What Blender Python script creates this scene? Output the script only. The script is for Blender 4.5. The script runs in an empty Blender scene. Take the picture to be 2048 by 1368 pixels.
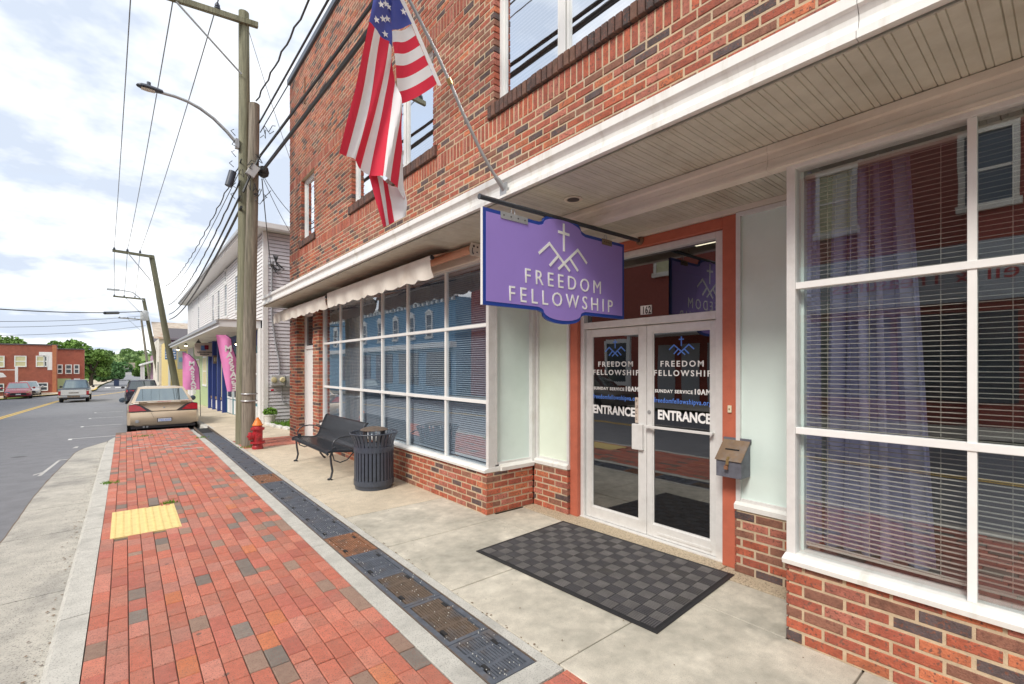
import bpy, math, random, bmesh
from mathutils import Vector, Matrix, noise
random.seed(7)
R = math.radians
sc = bpy.context.scene
# ------------------------------------------------------------------ camera, sky, sun, exposure
YAW = R(39.62)
cam_d = bpy.data.cameras.new('camera'); cam = bpy.data.objects.new('camera', cam_d)
sc.collection.objects.link(cam)
cam.location = (0, 0, 1.7); cam.rotation_euler = (R(90), 0, -YAW)
cam_d.sensor_width = 36; cam_d.lens = 934 / 2048 * 36; cam_d.shift_y = 50 / 2048
cam_d.clip_start = .05; cam_d.clip_end = 3000
sc.camera = cam
SUN_EL, SUN_AZ = R(44), R(252)          # azimuth clockwise from +Y
world = bpy.data.worlds.new('World'); sc.world = world; world.use_nodes = True
nt = world.node_tree; nt.nodes.clear()
def WN(t, **k):
    n = nt.nodes.new(t)
    for a, b in k.items(): setattr(n, a, b)
    return n
L = nt.links.new
sky = WN('ShaderNodeTexSky', sky_type='NISHITA', sun_disc=False, sun_elevation=SUN_EL, sun_rotation=SUN_AZ)
tc = WN('ShaderNodeTexCoord'); sep = WN('ShaderNodeSeparateXYZ'); L(tc.outputs['Generated'], sep.inputs[0])
addz = WN('ShaderNodeMath', operation='ADD'); L(sep.outputs[2], addz.inputs[0]); addz.inputs[1].default_value = .22
mxz = WN('ShaderNodeMath', operation='MAXIMUM'); L(addz.outputs[0], mxz.inputs[0]); mxz.inputs[1].default_value = .08
dv = WN('ShaderNodeVectorMath', operation='DIVIDE'); L(tc.outputs['Generated'], dv.inputs[0])
cmb = WN('ShaderNodeCombineXYZ'); [L(mxz.outputs[0], cmb.inputs[i]) for i in range(3)]; L(cmb.outputs[0], dv.inputs[1])
def wnoise(s, d, r, off):
    mp = WN('ShaderNodeMapping'); L(dv.outputs[0], mp.inputs[0]); mp.inputs['Location'].default_value = off
    n = WN('ShaderNodeTexNoise'); L(mp.outputs[0], n.inputs['Vector']); n.inputs['Scale'].default_value = s
    n.inputs['Detail'].default_value = d; n.inputs['Roughness'].default_value = r; return n
n1 = wnoise(1.15, 7, .6, (3.1, .4, 0)); n2 = wnoise(1.5, 6, .58, (7.7, 2.2, 1)); 
r1 = WN('ShaderNodeMapRange'); L(n1.outputs[0], r1.inputs[0]); r1.inputs[1].default_value = .30; r1.inputs[2].default_value = .46   # cloud cover
r2 = WN('ShaderNodeValToRGB'); L(n2.outputs[0], r2.inputs[0])
e = r2.color_ramp.elements; e[0].position = .41; e[0].color = (3.7, 4.15, 4.9, 1); e[1].position = .59; e[1].color = (7.6, 7.6, 7.5, 1)
mixs = WN('ShaderNodeMix', data_type='RGBA'); L(r1.outputs[0], mixs.inputs[0])
boost = WN('ShaderNodeMix', data_type='RGBA'); boost.inputs[0].default_value = .72; L(sky.outputs[0], boost.inputs[6]); boost.inputs[7].default_value = (4.6, 5.2, 6.1, 1)
L(boost.outputs[2], mixs.inputs[6]); L(r2.outputs[0], mixs.inputs[7])
bg = WN('ShaderNodeBackground'); L(mixs.outputs[2], bg.inputs[0]); bg.inputs[1].default_value = .1
L(bg.outputs[0], WN('ShaderNodeOutputWorld').inputs[0])
sun_d = bpy.data.lights.new('sun', 'SUN'); sun_d.energy = 1.5; sun_d.angle = R(16); sun_d.color = (1, .95, .87)
sun = bpy.data.objects.new('sun', sun_d); sc.collection.objects.link(sun)
sd = Vector((math.sin(SUN_AZ) * math.cos(SUN_EL), math.cos(SUN_AZ) * math.cos(SUN_EL), math.sin(SUN_EL)))
sun.rotation_euler = sd.to_track_quat('Z', 'Y').to_euler()
vs = sc.view_settings; vs.view_transform = 'Standard'; vs.look = 'None'; vs.exposure = 1.0; vs.gamma = 1; vs.use_curve_mapping = False
sc.cycles.max_bounces = 8; sc.cycles.transparent_max_bounces = 24; sc.cycles.use_denoising = True
# ------------------------------------------------------------------ helpers
class MB:
    def __init__(s): s.v, s.f, s.m, s.c = [], [], [], []
    def face(s, pts, mi=0, col=None):
        n = len(s.v); s.v += [tuple(p) for p in pts]; s.f.append(tuple(range(n, n + len(pts)))); s.m.append(mi); s.c.append(col)
    def mesh(s, vs, fs, mi=0, col=None):
        n = len(s.v); s.v += [tuple(p) for p in vs]
        for f in fs: s.f.append(tuple(i + n for i in f)); s.m.append(mi); s.c.append(col)
    def box(s, a, b, mi=0, col=None, rot=None):
        x0, y0, z0 = a; x1, y1, z1 = b
        if x0 > x1: x0, x1 = x1, x0
        if y0 > y1: y0, y1 = y1, y0
        if z0 > z1: z0, z1 = z1, z0
        vs = [(x0,y0,z0),(x1,y0,z0),(x1,y1,z0),(x0,y1,z0),(x0,y0,z1),(x1,y0,z1),(x1,y1,z1),(x0,y1,z1)]
        if rot is not None:
            c = Vector(((x0+x1)/2,(y0+y1)/2,(z0+z1)/2)); vs = [c + rot @ (Vector(p) - c) for p in vs]
        s.mesh(vs, [(0,3,2,1),(4,5,6,7),(0,1,5,4),(1,2,6,5),(2,3,7,6),(3,0,4,7)], mi, col)
    def extr(s, poly, vec, mi=0, col=None):
        vec = Vector(vec); p = [Vector(q) for q in poly]; n = len(p)
        s.mesh(p + [q + vec for q in p], [tuple(range(n))[::-1], tuple(range(n, 2*n))] + [(i, (i+1) % n, n + (i+1) % n, n + i) for i in range(n)], mi, col)
    def tube(s, pts, r, n=8, mi=0, col=None, caps=True):
        pts = [Vector(p) for p in pts]; rs = r if isinstance(r, (list, tuple)) else [r] * len(pts)
        up = None; rings = []
        for i, p in enumerate(pts):
            t = (pts[min(i+1, len(pts)-1)] - pts[max(i-1, 0)]).normalized()
            if up is None: up = Vector((0,0,1)) if abs(t.z) < .9 else Vector((1,0,0))
            a = t.cross(up).normalized(); b = a.cross(t).normalized(); up = b
            rings.append([p + (a * math.cos(2*math.pi*k/n) + b * math.sin(2*math.pi*k/n)) * rs[i] for k in range(n)])
        fs = []
        for i in range(len(pts)-1):
            for k in range(n): fs.append((i*n+k, i*n+(k+1) % n, (i+1)*n+(k+1) % n, (i+1)*n+k))
        if caps: fs += [tuple(range(n))[::-1], tuple(range((len(pts)-1)*n, len(pts)*n))]
        s.mesh([q for r_ in rings for q in r_], fs, mi, col)
    def lathe(s, prof, c, n=24, mi=0, axis='z', col=None):
        c = Vector(c); vs = []
        for r, z in prof:
            for k in range(n):
                a = 2*math.pi*k/n; p = (r*math.cos(a), r*math.sin(a), z)
                if axis == 'x': p = (p[2], p[0], p[1])
                if axis == 'y': p = (p[0], p[2], p[1])
                vs.append(c + Vector(p))
        fs = [(i*n+k, i*n+(k+1) % n, (i+1)*n+(k+1) % n, (i+1)*n+k) for i in range(len(prof)-1) for k in range(n)]
        fs += [tuple(range(n))[::-1], tuple(range((len(prof)-1)*n, len(prof)*n))]
        s.mesh(vs, fs, mi, col)
    def grid(s, rows, mi=0, fm=None):
        nr, nc = len(rows), len(rows[0]); base = len(s.v); s.v += [tuple(p) for r in rows for p in r]
        for i in range(nr-1):
            for j in range(nc-1):
                s.f.append((base+i*nc+j, base+i*nc+j+1, base+(i+1)*nc+j+1, base+(i+1)*nc+j)); s.m.append(fm(i, j) if fm else mi); s.c.append(None)
    def data(s, name, mats, smooth=False, fix=True):
        me = bpy.data.meshes.new(name); me.from_pydata(s.v, [], s.f)
        for m in (mats if isinstance(mats, (list, tuple)) else [mats]): me.materials.append(m)
        me.polygons.foreach_set('material_index', s.m)
        if any(c is not None for c in s.c):
            at = me.color_attributes.new('Col', 'FLOAT_COLOR', 'CORNER'); buf = []
            for f, c in zip(s.f, s.c): buf += list((*(c or (.5,.5,.5)), 1)) * len(f)
            at.data.foreach_set('color', buf)
        if fix:
            bm = bmesh.new(); bm.from_mesh(me); bmesh.ops.recalc_face_normals(bm, faces=bm.faces); bm.to_mesh(me); bm.free()
        if smooth:
            me.polygons.foreach_set('use_smooth', [True] * len(me.polygons))
            try: me.set_sharp_from_angle(angle=R(42))
            except Exception: pass
        me.update(); return me
    def build(s, name, mats, parent=None, smooth=False, bevel=0, fix=True, **props):
        o = bpy.data.objects.new(name, s.data(name, mats, smooth, fix)); link(o, parent)
        for k, v in props.items(): o[k] = v
        if bevel:
            b = o.modifiers.new('bevel', 'BEVEL'); b.width = bevel; b.segments = 2; b.limit_method = 'ANGLE'; b.angle_limit = R(40)
        return o
WM = {}
def link(o, parent=None):
    sc.collection.objects.link(o)
    if parent is not None:
        o.parent = parent
        w = WM.get(parent.name)
        if w is not None: o.matrix_parent_inverse = w.inverted()
def thing(name, label, cat, loc=(0,0,0), rz=0, group=None):
    o = bpy.data.objects.new(name, None); sc.collection.objects.link(o); o.empty_display_size = .2
    o.location = loc; o.rotation_euler = (0, 0, rz); o['label'] = label; o['category'] = cat
    if group: o['group'] = group
    WM[o.name] = Matrix.Translation(loc) @ Matrix.Rotation(rz, 4, 'Z')
    return o
def lthing(*a, **k):           # children are given in local coordinates
    o = thing(*a, **k); WM.pop(o.name); return o
def tag(o, label, cat, group=None):
    o['label'] = label; o['category'] = cat
    if group: o['group'] = group
    return o
def copy_tree(o, parent=None):
    c = o.copy(); sc.collection.objects.link(c)
    if parent is not None: c.parent = parent
    for ch in list(o.children): copy_tree(ch, c)
    return c
def struct(mb, name, mats, parent=None, **k): return mb.build(name, mats, parent, kind='structure', **k)
# ------------------------------------------------------------------ materials
def mat(name, col, rough=.6, var=.12, scale=6., bump=0., bscale=80., metal=0., spec=.5, attr=False, stain=None, sscale=1.2, srange=(.5,.68), coat=0., emit=0., stretch=None, speck=None, pale=None, spots=None):
    m = bpy.data.materials.new(name); m.use_nodes = True; t = m.node_tree; p = t.nodes['Principled BSDF']; l = t.links.new
    N = t.nodes.new
    p.inputs['Roughness'].default_value = rough; p.inputs['Metallic'].default_value = metal
    p.inputs['Specular IOR Level'].default_value = spec; p.inputs['Coat Weight'].default_value = coat; p.inputs['Coat Roughness'].default_value = .06
    g = N('ShaderNodeNewGeometry'); vec = g.outputs['Position']
    if stretch:
        mp = N('ShaderNodeMapping'); l(vec, mp.inputs[0]); mp.inputs['Scale'].default_value = stretch; vec = mp.outputs[0]
    def nz(s, d=5):
        n = N('ShaderNodeTexNoise'); l(vec, n.inputs['Vector']); n.inputs['Scale'].default_value = s; n.inputs['Detail'].default_value = d; n.inputs['Roughness'].default_value = .62; return n.outputs[0]
    if attr:
        a = N('ShaderNodeAttribute'); a.attribute_name = 'Col'; base = a.outputs['Color']
    else:
        rgb = N('ShaderNodeRGB'); rgb.outputs[0].default_value = (*col, 1); base = rgb.outputs[0]
    if stain:
        mr = N('ShaderNodeMapRange'); l(nz(sscale, 7), mr.inputs[0]); mr.inputs[1].default_value, mr.inputs[2].default_value = srange
        mx = N('ShaderNodeMix'); mx.data_type = 'RGBA'; l(mr.outputs[0], mx.inputs[0]); l(base, mx.inputs[6]); mx.inputs[7].default_value = (*stain, 1); base = mx.outputs[2]
    if speck:
        vo = N('ShaderNodeTexNoise'); l(vec, vo.inputs['Vector']); vo.inputs['Scale'].default_value = speck[1]; vo.inputs['Detail'].default_value = 2
        mr = N('ShaderNodeMapRange'); l(vo.outputs[0], mr.inputs[0]); mr.inputs[1].default_value, mr.inputs[2].default_value = .56, .66
        mx = N('ShaderNodeMix'); mx.data_type = 'RGBA'; l(mr.outputs[0], mx.inputs[0]); l(base, mx.inputs[6]); mx.inputs[7].default_value = (*speck[0], 1); base = mx.outputs[2]
    if pale:
        mr = N('ShaderNodeMapRange'); l(nz(pale[1], 8), mr.inputs[0]); mr.inputs[1].default_value, mr.inputs[2].default_value = .54, .72
        mx = N('ShaderNodeMix'); mx.data_type = 'RGBA'; l(mr.outputs[0], mx.inputs[0]); l(base, mx.inputs[6]); mx.inputs[7].default_value = (*pale[0], 1); base = mx.outputs[2]
    if spots:
        vo = N('ShaderNodeTexVoronoi'); l(vec, vo.inputs['Vector']); vo.inputs['Scale'].default_value = spots[1]
        mr = N('ShaderNodeMapRange'); l(vo.outputs['Distance'], mr.inputs[0]); mr.inputs[1].default_value, mr.inputs[2].default_value = spots[2], spots[2]*1.5; mr.inputs[3].default_value, mr.inputs[4].default_value = .8, 0
        mx = N('ShaderNodeMix'); mx.data_type = 'RGBA'; l(mr.outputs[0], mx.inputs[0]); l(base, mx.inputs[6]); mx.inputs[7].default_value = (*spots[0], 1); base = mx.outputs[2]
    if var:
        mr = N('ShaderNodeMapRange'); l(nz(scale), mr.inputs[0]); mr.inputs[1].default_value, mr.inputs[2].default_value = .25, .75
        mr.inputs[3].default_value, mr.inputs[4].default_value = 1 - var, 1 + var
        mu = N('ShaderNodeVectorMath'); mu.operation = 'SCALE'; l(base, mu.inputs[0]); l(mr.outputs[0], mu.inputs['Scale']); base = mu.outputs[0]
    l(base, p.inputs['Base Color'])
    if bump:
        b = N('ShaderNodeBump'); b.inputs['Strength'].default_value = bump; b.inputs['Distance'].default_value = .01; l(nz(bscale, 4), b.inputs['Height']); l(b.outputs[0], p.inputs['Normal'])
    if emit:
        p.inputs['Emission Color'].default_value = (*col, 1); p.inputs['Emission Strength'].default_value = emit
    return m
def glass(name, tint=(.8,.86,.86), base=.1, gain=1., rough=0.):
    m = bpy.data.materials.new(name); m.use_nodes = True; t = m.node_tree; t.nodes.clear(); l = t.links.new; N = t.nodes.new
    tr = N('ShaderNodeBsdfTransparent'); tr.inputs[0].default_value = (*tint, 1)
    gl = N('ShaderNodeBsdfGlossy'); gl.inputs['Roughness'].default_value = rough; gl.inputs[0].default_value = (.95, .97, 1, 1)
    fr = N('ShaderNodeFresnel'); fr.inputs[0].default_value = 1.5
    # wavy old glass: a faint bump
    g = N('ShaderNodeNewGeometry'); nzn = N('ShaderNodeTexNoise'); l(g.outputs['Position'], nzn.inputs['Vector']); nzn.inputs['Scale'].default_value = 1.6
    bp = N('ShaderNodeBump'); bp.inputs['Strength'].default_value = .018; bp.inputs['Distance'].default_value = .04; l(nzn.outputs[0], bp.inputs['Height']); l(bp.outputs[0], gl.inputs['Normal'])
    ma = N('ShaderNodeMath'); ma.operation = 'MULTIPLY_ADD'; ma.use_clamp = True; l(fr.outputs[0], ma.inputs[0]); ma.inputs[1].default_value = gain; ma.inputs[2].default_value = base
    iv = N('ShaderNodeMath'); iv.operation = 'SUBTRACT'; iv.inputs[0].default_value = 1; l(g.outputs['Backfacing'], iv.inputs[1])
    m2 = N('ShaderNodeMath'); m2.operation = 'MULTIPLY'; l(ma.outputs[0], m2.inputs[0]); l(iv.outputs[0], m2.inputs[1])     # a pane mirrors at its outer face only
    mx = N('ShaderNodeMixShader'); l(m2.outputs[0], mx.inputs[0]); l(tr.outputs[0], mx.inputs[1]); l(gl.outputs[0], mx.inputs[2])
    l(mx.outputs[0], N('ShaderNodeOutputMaterial').inputs[0]); return m
M = dict(
 brick=mat('brick_clay', None, .85, .34, 16, .9, 90, attr=True, stain=(.26,.12,.09), sscale=7, srange=(.55,.95), speck=((.20,.085,.06), 60)),
 mortar=mat('mortar', (.55,.42,.28), .95, .2, 18, .5, 120, stain=(.5,.41,.31), sscale=1.5),
 paver=mat('paver_clay', None, .85, .16, 22, .55, 150, attr=True, stain=(.33,.22,.17), sscale=2.1, srange=(.5,.95), speck=((.24,.12,.09), 120), spots=((.10,.08,.07), 3.1, .035)),
 sandjoint=mat('joint_sand', (.17,.12,.09), .95, .3, 30, .4),
 concrete=mat('sidewalk_concrete', (.555,.51,.425), .9, .2, 9, .4, 160, stain=(.31,.295,.245), sscale=1.3, srange=(.43,.72), speck=((.42,.39,.33), 150), pale=((.68,.63,.53), 1.9), spots=((.13,.12,.11), 1.7, .022)),
 concrete_warm=mat('warm_concrete', (.62,.53,.405), .9, .14, 7, .3, 160, stain=(.40,.34,.25), sscale=.8, srange=(.45,.75), speck=((.36,.31,.24), 95)),
 concrete_light=mat('light_concrete', (.52,.505,.46), .9, .14, 12, .35, 140, stain=(.35,.34,.31), sscale=2.2, srange=(.5,.75), speck=((.3,.29,.27), 110)),
 gutter=mat('gutter_concrete', (.47,.445,.39), .9, .16, 7, .35, 140, stain=(.26,.25,.23), sscale=1.3, srange=(.46,.72), speck=((.2,.19,.18), 100), pale=((.54,.51,.45), 1.4), spots=((.09,.085,.08), 2.2, .03)),
 aggregate=mat('exposed_aggregate', (.50,.41,.29), .9, .25, 60, .6, 160, speck=((.25,.2,.15), 75)),
 asphalt=mat('asphalt', (.185,.187,.202), .9, .14, 4, .4, 220, stain=(.205,.208,.222), sscale=.35, srange=(.4,.75), speck=((.27,.27,.285), 240), spots=((.09,.09,.095), .55, .06)),
 paint_white=mat('road_paint_white', (.72,.72,.70), .8, .25, 40),
 chalk=mat('chalk_paint', (.50,.49,.47), .9, .35, 30), paint_yellow=mat('road_paint_yellow', (.70,.46,.10), .8, .18, 30),
 iron=mat('cast_iron', (.115,.13,.16), .5, .3, 14, .3, 120, metal=.2, stain=(.16,.12,.09), sscale=4, srange=(.54,.78)), iron_brown=mat('brown_cast_iron', (.145,.105,.078), .6, .35, 20, .4, 120, metal=.1, stain=(.10,.10,.11), sscale=5),
 rust=mat('rusty_iron', (.26,.12,.065), .75, .35, 20, .4, 120, metal=.1, stain=(.14,.085,.06), sscale=6),
 dark=mat('dark_void', (.012,.012,.013), .9, 0),
 tactile=mat('tactile_yellow', (.76,.59,.25), .75, .12, 14, stain=(.66,.49,.22), sscale=6, srange=(.55,.8)),
 white_metal=mat('white_coated_metal', (.80,.79,.76), .38, .05, 5, stain=(.58,.54,.46), sscale=2.2, srange=(.54,.84), stretch=(1,4.,.7)),
 cream=mat('cream_trim', (.78,.72,.63), .5, .08, 7, stain=(.44,.36,.28), sscale=1.6, srange=(.52,.8), stretch=(1,.5,1.5)),
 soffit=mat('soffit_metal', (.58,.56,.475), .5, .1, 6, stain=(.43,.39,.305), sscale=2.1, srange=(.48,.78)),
 alu=mat('anodised_aluminium', (.74,.735,.72), .36, .07, 14, metal=.15, stain=(.60,.575,.54), sscale=3, srange=(.55,.8)),
 muntin=mat('white_muntin', (.82,.82,.80), .4, .04, 8),
 orange=mat('orange_paint', (.50,.135,.078), .55, .12, 9, .15, 30, stain=(.43,.10,.06), sscale=3, srange=(.56,.8)),
 frosted=mat('obscured_panel', (.72,.84,.80), .16, .06, 1.5, stain=(.64,.76,.72), sscale=.9, spec=.6),
 frosted2=mat('obscured_panel_cream', (.76,.83,.71), .16, .06, 1.5, stain=(.7,.76,.63), sscale=.9, spec=.6),
 glass=glass('window_glass', (.97,.98,.98), .10, 1.2), glass_long=glass('long_window_glass', (.93,.97,1.), .22, 1.3), glass_up=glass('upper_window_glass', (.85,.88,.9), .74, .8), glass_door=glass('door_glass', (.34,.36,.39), .14, 1.3),
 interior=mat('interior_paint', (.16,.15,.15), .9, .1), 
 blind=mat('blind_slat', (.36,.345,.305), .55, .06, 12), blind_blue=mat('blue_blind_slat', (.46,.50,.54), .55, .06, 12),
 curtain=mat('lavender_curtain', (.37,.385,.60), .85, .1, 9, .1, 200), curtain_dark=mat('blue_curtain', (.22,.29,.40), .9, .15, 9),
 black_metal=mat('black_coated_metal', (.045,.05,.06), .26, .2, 10, metal=.1, coat=.15), slate_metal=mat('slate_coated_metal', (.052,.063,.088), .42, .2, 10, coat=.1),
 black=mat('black_rubber', (.02,.02,.022), .6, .15, 20), cable=mat('cable_sheath', (.032,.036,.04), .5, .15, 12), wire=mat('bare_wire', (.20,.21,.23), .5, .1),
 galv=mat('galvanised_steel', (.42,.43,.44), .42, .14, 14, metal=.5), wood_dark=mat('dark_pole_wood', (.13,.125,.08), .9, .3, 9, stretch=(1,1,.1)), wood_grey=mat('weathered_pole_wood', (.235,.205,.165), .9, .55, 30, 1., 40, stretch=(1,1,.06), stain=(.12,.115,.075), sscale=4),
 wood_green=mat('treated_pole_wood', (.22,.215,.145), .85, .4, 28, .8, 40, stretch=(1,1,.06), stain=(.13,.125,.07), sscale=5),
 red_paint=mat('hydrant_red', (.42,.022,.03), .42, .18, 12, .2, 30, stain=(.25,.03,.03), sscale=7), orange_cap=mat('hydrant_orange', (.80,.22,.03), .5, .14, 16, .2, 30),
 purple=mat('sign_purple', (.325,.225,.63), .42, .04, 3), navy=mat('sign_blue_edge', (.013,.05,.30), .42, .06, 5), letter=mat('white_lettering', (.86,.86,.85), .5, .03, 5),
 letter_blue=mat('blue_lettering', (.10,.24,.72), .5, .03, 5), letter_dark=mat('dark_lettering', (.03,.03,.035), .6, 0), letter_red=mat('red_lettering', (.40,.05,.05), .6, 0),
 awning=mat('awning_canvas', (.74,.69,.62), .85, .08, 6, .1, 120, stain=(.58,.50,.42), sscale=2.6, srange=(.54,.8)), roller=mat('peach_roller_canvas', (.62,.33,.22), .8, .12, 5),
 fl_red=mat('flag_red', (.66,.022,.058), .8, .06, 6, .1, 260), fl_white=mat('flag_white', (.78,.77,.79), .8, .05, 6, .1, 260), fl_blue=mat('flag_blue', (.065,.085,.36), .8, .06, 6, .1, 260),
 matrub=mat('ribbed_rubber', (.078,.074,.08), .75, .3, 5, .2, 90, stain=(.095,.088,.082), sscale=3), matrib=mat('rubber_rib_dust', (.135,.125,.122), .85, .3, 6), 
 dropbox=mat('grey_drop_box', (.13,.135,.165), .5, .15, 12, stain=(.08,.08,.1), sscale=7), dropwood=mat('worn_lid', (.20,.135,.085), .7, .25, 10, stain=(.20,.17,.15), sscale=7), brass=mat('brass', (.50,.36,.16), .35, .1, metal=.8), ivory=mat('ivory_plastic', (.74,.68,.50), .5, .04),
 siding_shadow=mat('painted_siding_shadow', (.22,.22,.24), .8, .05, 4), siding=mat('white_siding', (.80,.785,.79), .6, .05, 4), siding_side=mat('side_wall_siding', (.69,.68,.72), .65, .06, 4, stain=(.5,.49,.52), sscale=.8), trim=mat('white_trim', (.80,.80,.79), .5, .04, 5),
 teal=mat('teal_paint', (.055,.20,.25), .5, .1, 5), blue_paint=mat('deep_blue_paint', (.028,.055,.24), .5, .1, 5), green_siding=mat('pale_green_siding', (.42,.52,.28), .6, .06, 4),
 yellow_siding=mat('yellow_siding', (.72,.56,.22), .6, .06, 4), roof_dark=mat('dark_shingles', (.10,.09,.10), .9, .2, 14, .4, 40), roof_tin=mat('weathered_tin_roof', (.44,.37,.30), .7, .25, 3, stain=(.3,.17,.09), sscale=1.2),
 brick_far=mat('far_brick', (.34,.10,.065), .85, .2, 3, .3, 20, stain=(.26,.085,.06), sscale=.5), brick_far_orange=mat('far_brick_pilaster', (.46,.17,.085), .85, .14, 3), brick_opp=mat('opposite_brick', (.30,.07,.05), .85, .2, 9, .3, 40),
 blue_wall=mat('blue_painted_brick', (.16,.32,.48), .7, .08, 3), signgrey=mat('grey_signboard', (.38,.40,.42), .6, .05, 3), glass_dark=mat('far_window_glass', (.06,.075,.09), .12, .2, 2, spec=.8), glass_pale=mat('far_window_blind', (.62,.56,.34), .5, .1, 5), purple_wall=mat('mauve_siding', (.30,.16,.24), .7, .1, 3),
 pink=mat('banner_pink', (.86,.29,.60), .7, .07, 4), pink_edge=mat('banner_edge', (.09,.03,.10), .7, 0),
 gold=mat('champagne_paint', (.56,.445,.315), .3, .05, 6, metal=.2, coat=.5), tail=mat('tail_lamp_red', (.40,.012,.022), .15, .15, 8, coat=.6), tail_dark=mat('lamp_surround', (.04,.035,.04), .3, 0), car_glass=mat('car_glass', (.05,.065,.07), .05, .1, 2, spec=1., coat=1.), rear_glass=mat('rear_window_glass', (.22,.27,.29), .03, .05, 2, metal=.75),
 tyre=mat('tyre_rubber', (.022,.022,.024), .8, .2, 20), rim=mat('alloy_rim', (.42,.42,.43), .35, .1, metal=.6), suv=mat('dark_plum_paint', (.035,.028,.042), .25, .05, metal=.3, coat=.7), pickup_white=mat('pickup_silver_white', (.74,.73,.70), .35, .06, metal=.2, coat=.4), pickup_dark=mat('pickup_slate_blue', (.055,.085,.12), .35, .06, coat=.4), red_car=mat('dark_red_paint', (.26,.012,.03), .25, .05, metal=.2, coat=.7), silver=mat('silver_paint', (.42,.43,.45), .3, .05, metal=.4, coat=.5), brown_car=mat('taupe_paint', (.18,.16,.14), .3, .05, metal=.3, coat=.5), chrome=mat('chrome', (.6,.6,.6), .15, 0, metal=1), plate=mat('number_plate', (.66,.68,.75), .4, .05),
 grass=mat('grass', (.13,.27,.03), .8, .35, 9), leaf=mat('tree_leaves', (.14,.25,.045), .7, .45, .9), leaf2=mat('dark_tree_leaves', (.075,.17,.05), .7, .4, .9), leaf3=mat('hill_leaves', (.12,.20,.06), .8, .35, .12), bark=mat('bark', (.10,.08,.06), .9, .3, 6, .5), ground=mat('ground_grass', (.15,.22,.05), .9, .3, .3), stone_white=mat('white_edging', (.62,.61,.57), .8, .15, 14),
 bulb=mat('lit_bulb', (1,.82,.5), .4, 0, emit=6), box_grey=mat('meter_box_grey', (.46,.47,.48), .5, .08, 8), conduit=mat('grey_conduit', (.30,.31,.33), .5, .1), sign_cream=mat('cream_sign', (.60,.50,.42), .6, .08, 9), sign_blue=mat('blue_sign', (.10,.22,.50), .6, .1, 9), house=mat('pale_house', (.55,.54,.52), .7, .08, 3), chair_bin=mat('bin_blue', (.05,.08,.16), .6, 0),
)
def text(s, size, name, m, parent, loc, rot, align='LEFT', spacing=1., offset=0., width=None, xs=1., depth=.0015, mirror=False):
    cu = bpy.data.curves.new(name, 'FONT'); cu.body = s; cu.size = size; cu.align_x = align; cu.space_character = spacing; cu.offset = offset; cu.extrude = depth; cu.resolution_u = 3
    tmp = bpy.data.objects.new('tmp', cu); sc.collection.objects.link(tmp); bpy.context.view_layer.update()
    me = bpy.data.meshes.new_from_object(tmp.evaluated_get(bpy.context.evaluated_depsgraph_get()))
    bpy.data.objects.remove(tmp); bpy.data.curves.remove(cu)
    xsv = [v.co.x for v in me.vertices]; w = max(xsv) - min(xsv); x0 = min(xsv)
    k = (width / w) if width else xs
    mm = Matrix.Rotation(rot[2], 4, 'Z') @ Matrix.Rotation(rot[1], 4, 'Y') @ Matrix.Rotation(rot[0], 4, 'X')
    for v in me.vertices:
        c = v.co.copy()
        if width: c.x = (c.x - x0) * k - (width / 2 if align == 'CENTER' else 0)
        else: c.x *= k
        if mirror: c.x = -c.x
        v.co = Vector(loc) + mm @ c
    me.materials.clear(); me.materials.append(m)
    o = bpy.data.objects.new(name, me); link(o, parent); return o
FACE_X = (R(90), 0, R(-90))      # reads from the street (-x side)
FACE_Y = (R(90), 0, 0)           # reads from the camera side (-y)
def sm(a, b, x):
    t = min(1, max(0, (x - a) / (b - a))); return t * t * (3 - 2 * t)
def gz(y):                        # the sidewalk level: flat, then falling down the hill
    if y < 11: return 0.
    if y < 13: return -.0235 * (y - 11) ** 2 / 4
    if y < 50: return -.0235 * (y - 12)
    if y < 60: return -.893 - .0235 * ((y - 50) - (y - 50) ** 2 / 20)
    if y < 90: return -1.01
    return -1.01 + .0042 * (y - 90)
def rz_(y): return gz(y) - .15
def rc(y): return -4.3 + 4.9 * sm(52, 76, y) + 1.2 * sm(90, 130, y)       # the road's centre line
F_ = 934.
def proj(p):
    s, c = math.sin(YAW), math.cos(YAW); d = p[0]*s + p[1]*c; r = p[0]*c - p[1]*s
    return (1024 + F_*r/d, 734 - F_*(p[2]-1.7)/d, d) if d > .2 else (-9999, -9999, d)
# ------------------------------------------------------------------ ground, road, pavement
ys = [-40,-20,-10,-5,0,3,6,9,11,11.5,12,12.5,13] + [13 + 1.5*i for i in range(1,26)] + [52+2*i for i in range(20)] + [95,105,115,125,135,150,170,200,240,300]
def sheet(name, left, right, dz, m, yy, kind='structure', nx=2):
    mb = MB(); rows = []
    for y in yy:
        a, b = left(y), right(y); rows.append([(a+(b-a)*i/(nx-1), y, rz_(y)+dz) for i in range(nx)])
    mb.grid(rows); o = mb.build(name, m); o['kind'] = kind; return o
mb = MB(); rows = []
gy = [-300,-100,-50,-20,0,11,12,13,20,30,40,50,55,60,70,80,90,100,120,140,170,200,230,260,300,340,380,420,470,540,650,900,1500]
for y in gy:
    row = []
    for x in [-900,-500,-320,-220,-150,-100,-60,-40,-25,-13,-9,-4,0,3,8,15,30,60,100,160,240,340,500,900]:
        h = rz_(min(y, 300)) - .14 + (10.5 + 3.5*noise.noise(Vector((x*.006, y*.004, 3)))) * sm(210, 420, y) + (2.2*sm(20, 90, abs(x)) if y > 100 else 0)
        row.append((x, y, h))
    rows.append(row)
mb.grid(rows); struct(mb, 'ground', M['ground'], smooth=True)
def road_l(y): return -9.0 + (9.0 + rc(y) - 3.4) * sm(54, 68, y) if y < 70 else rc(y) - 3.4
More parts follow.
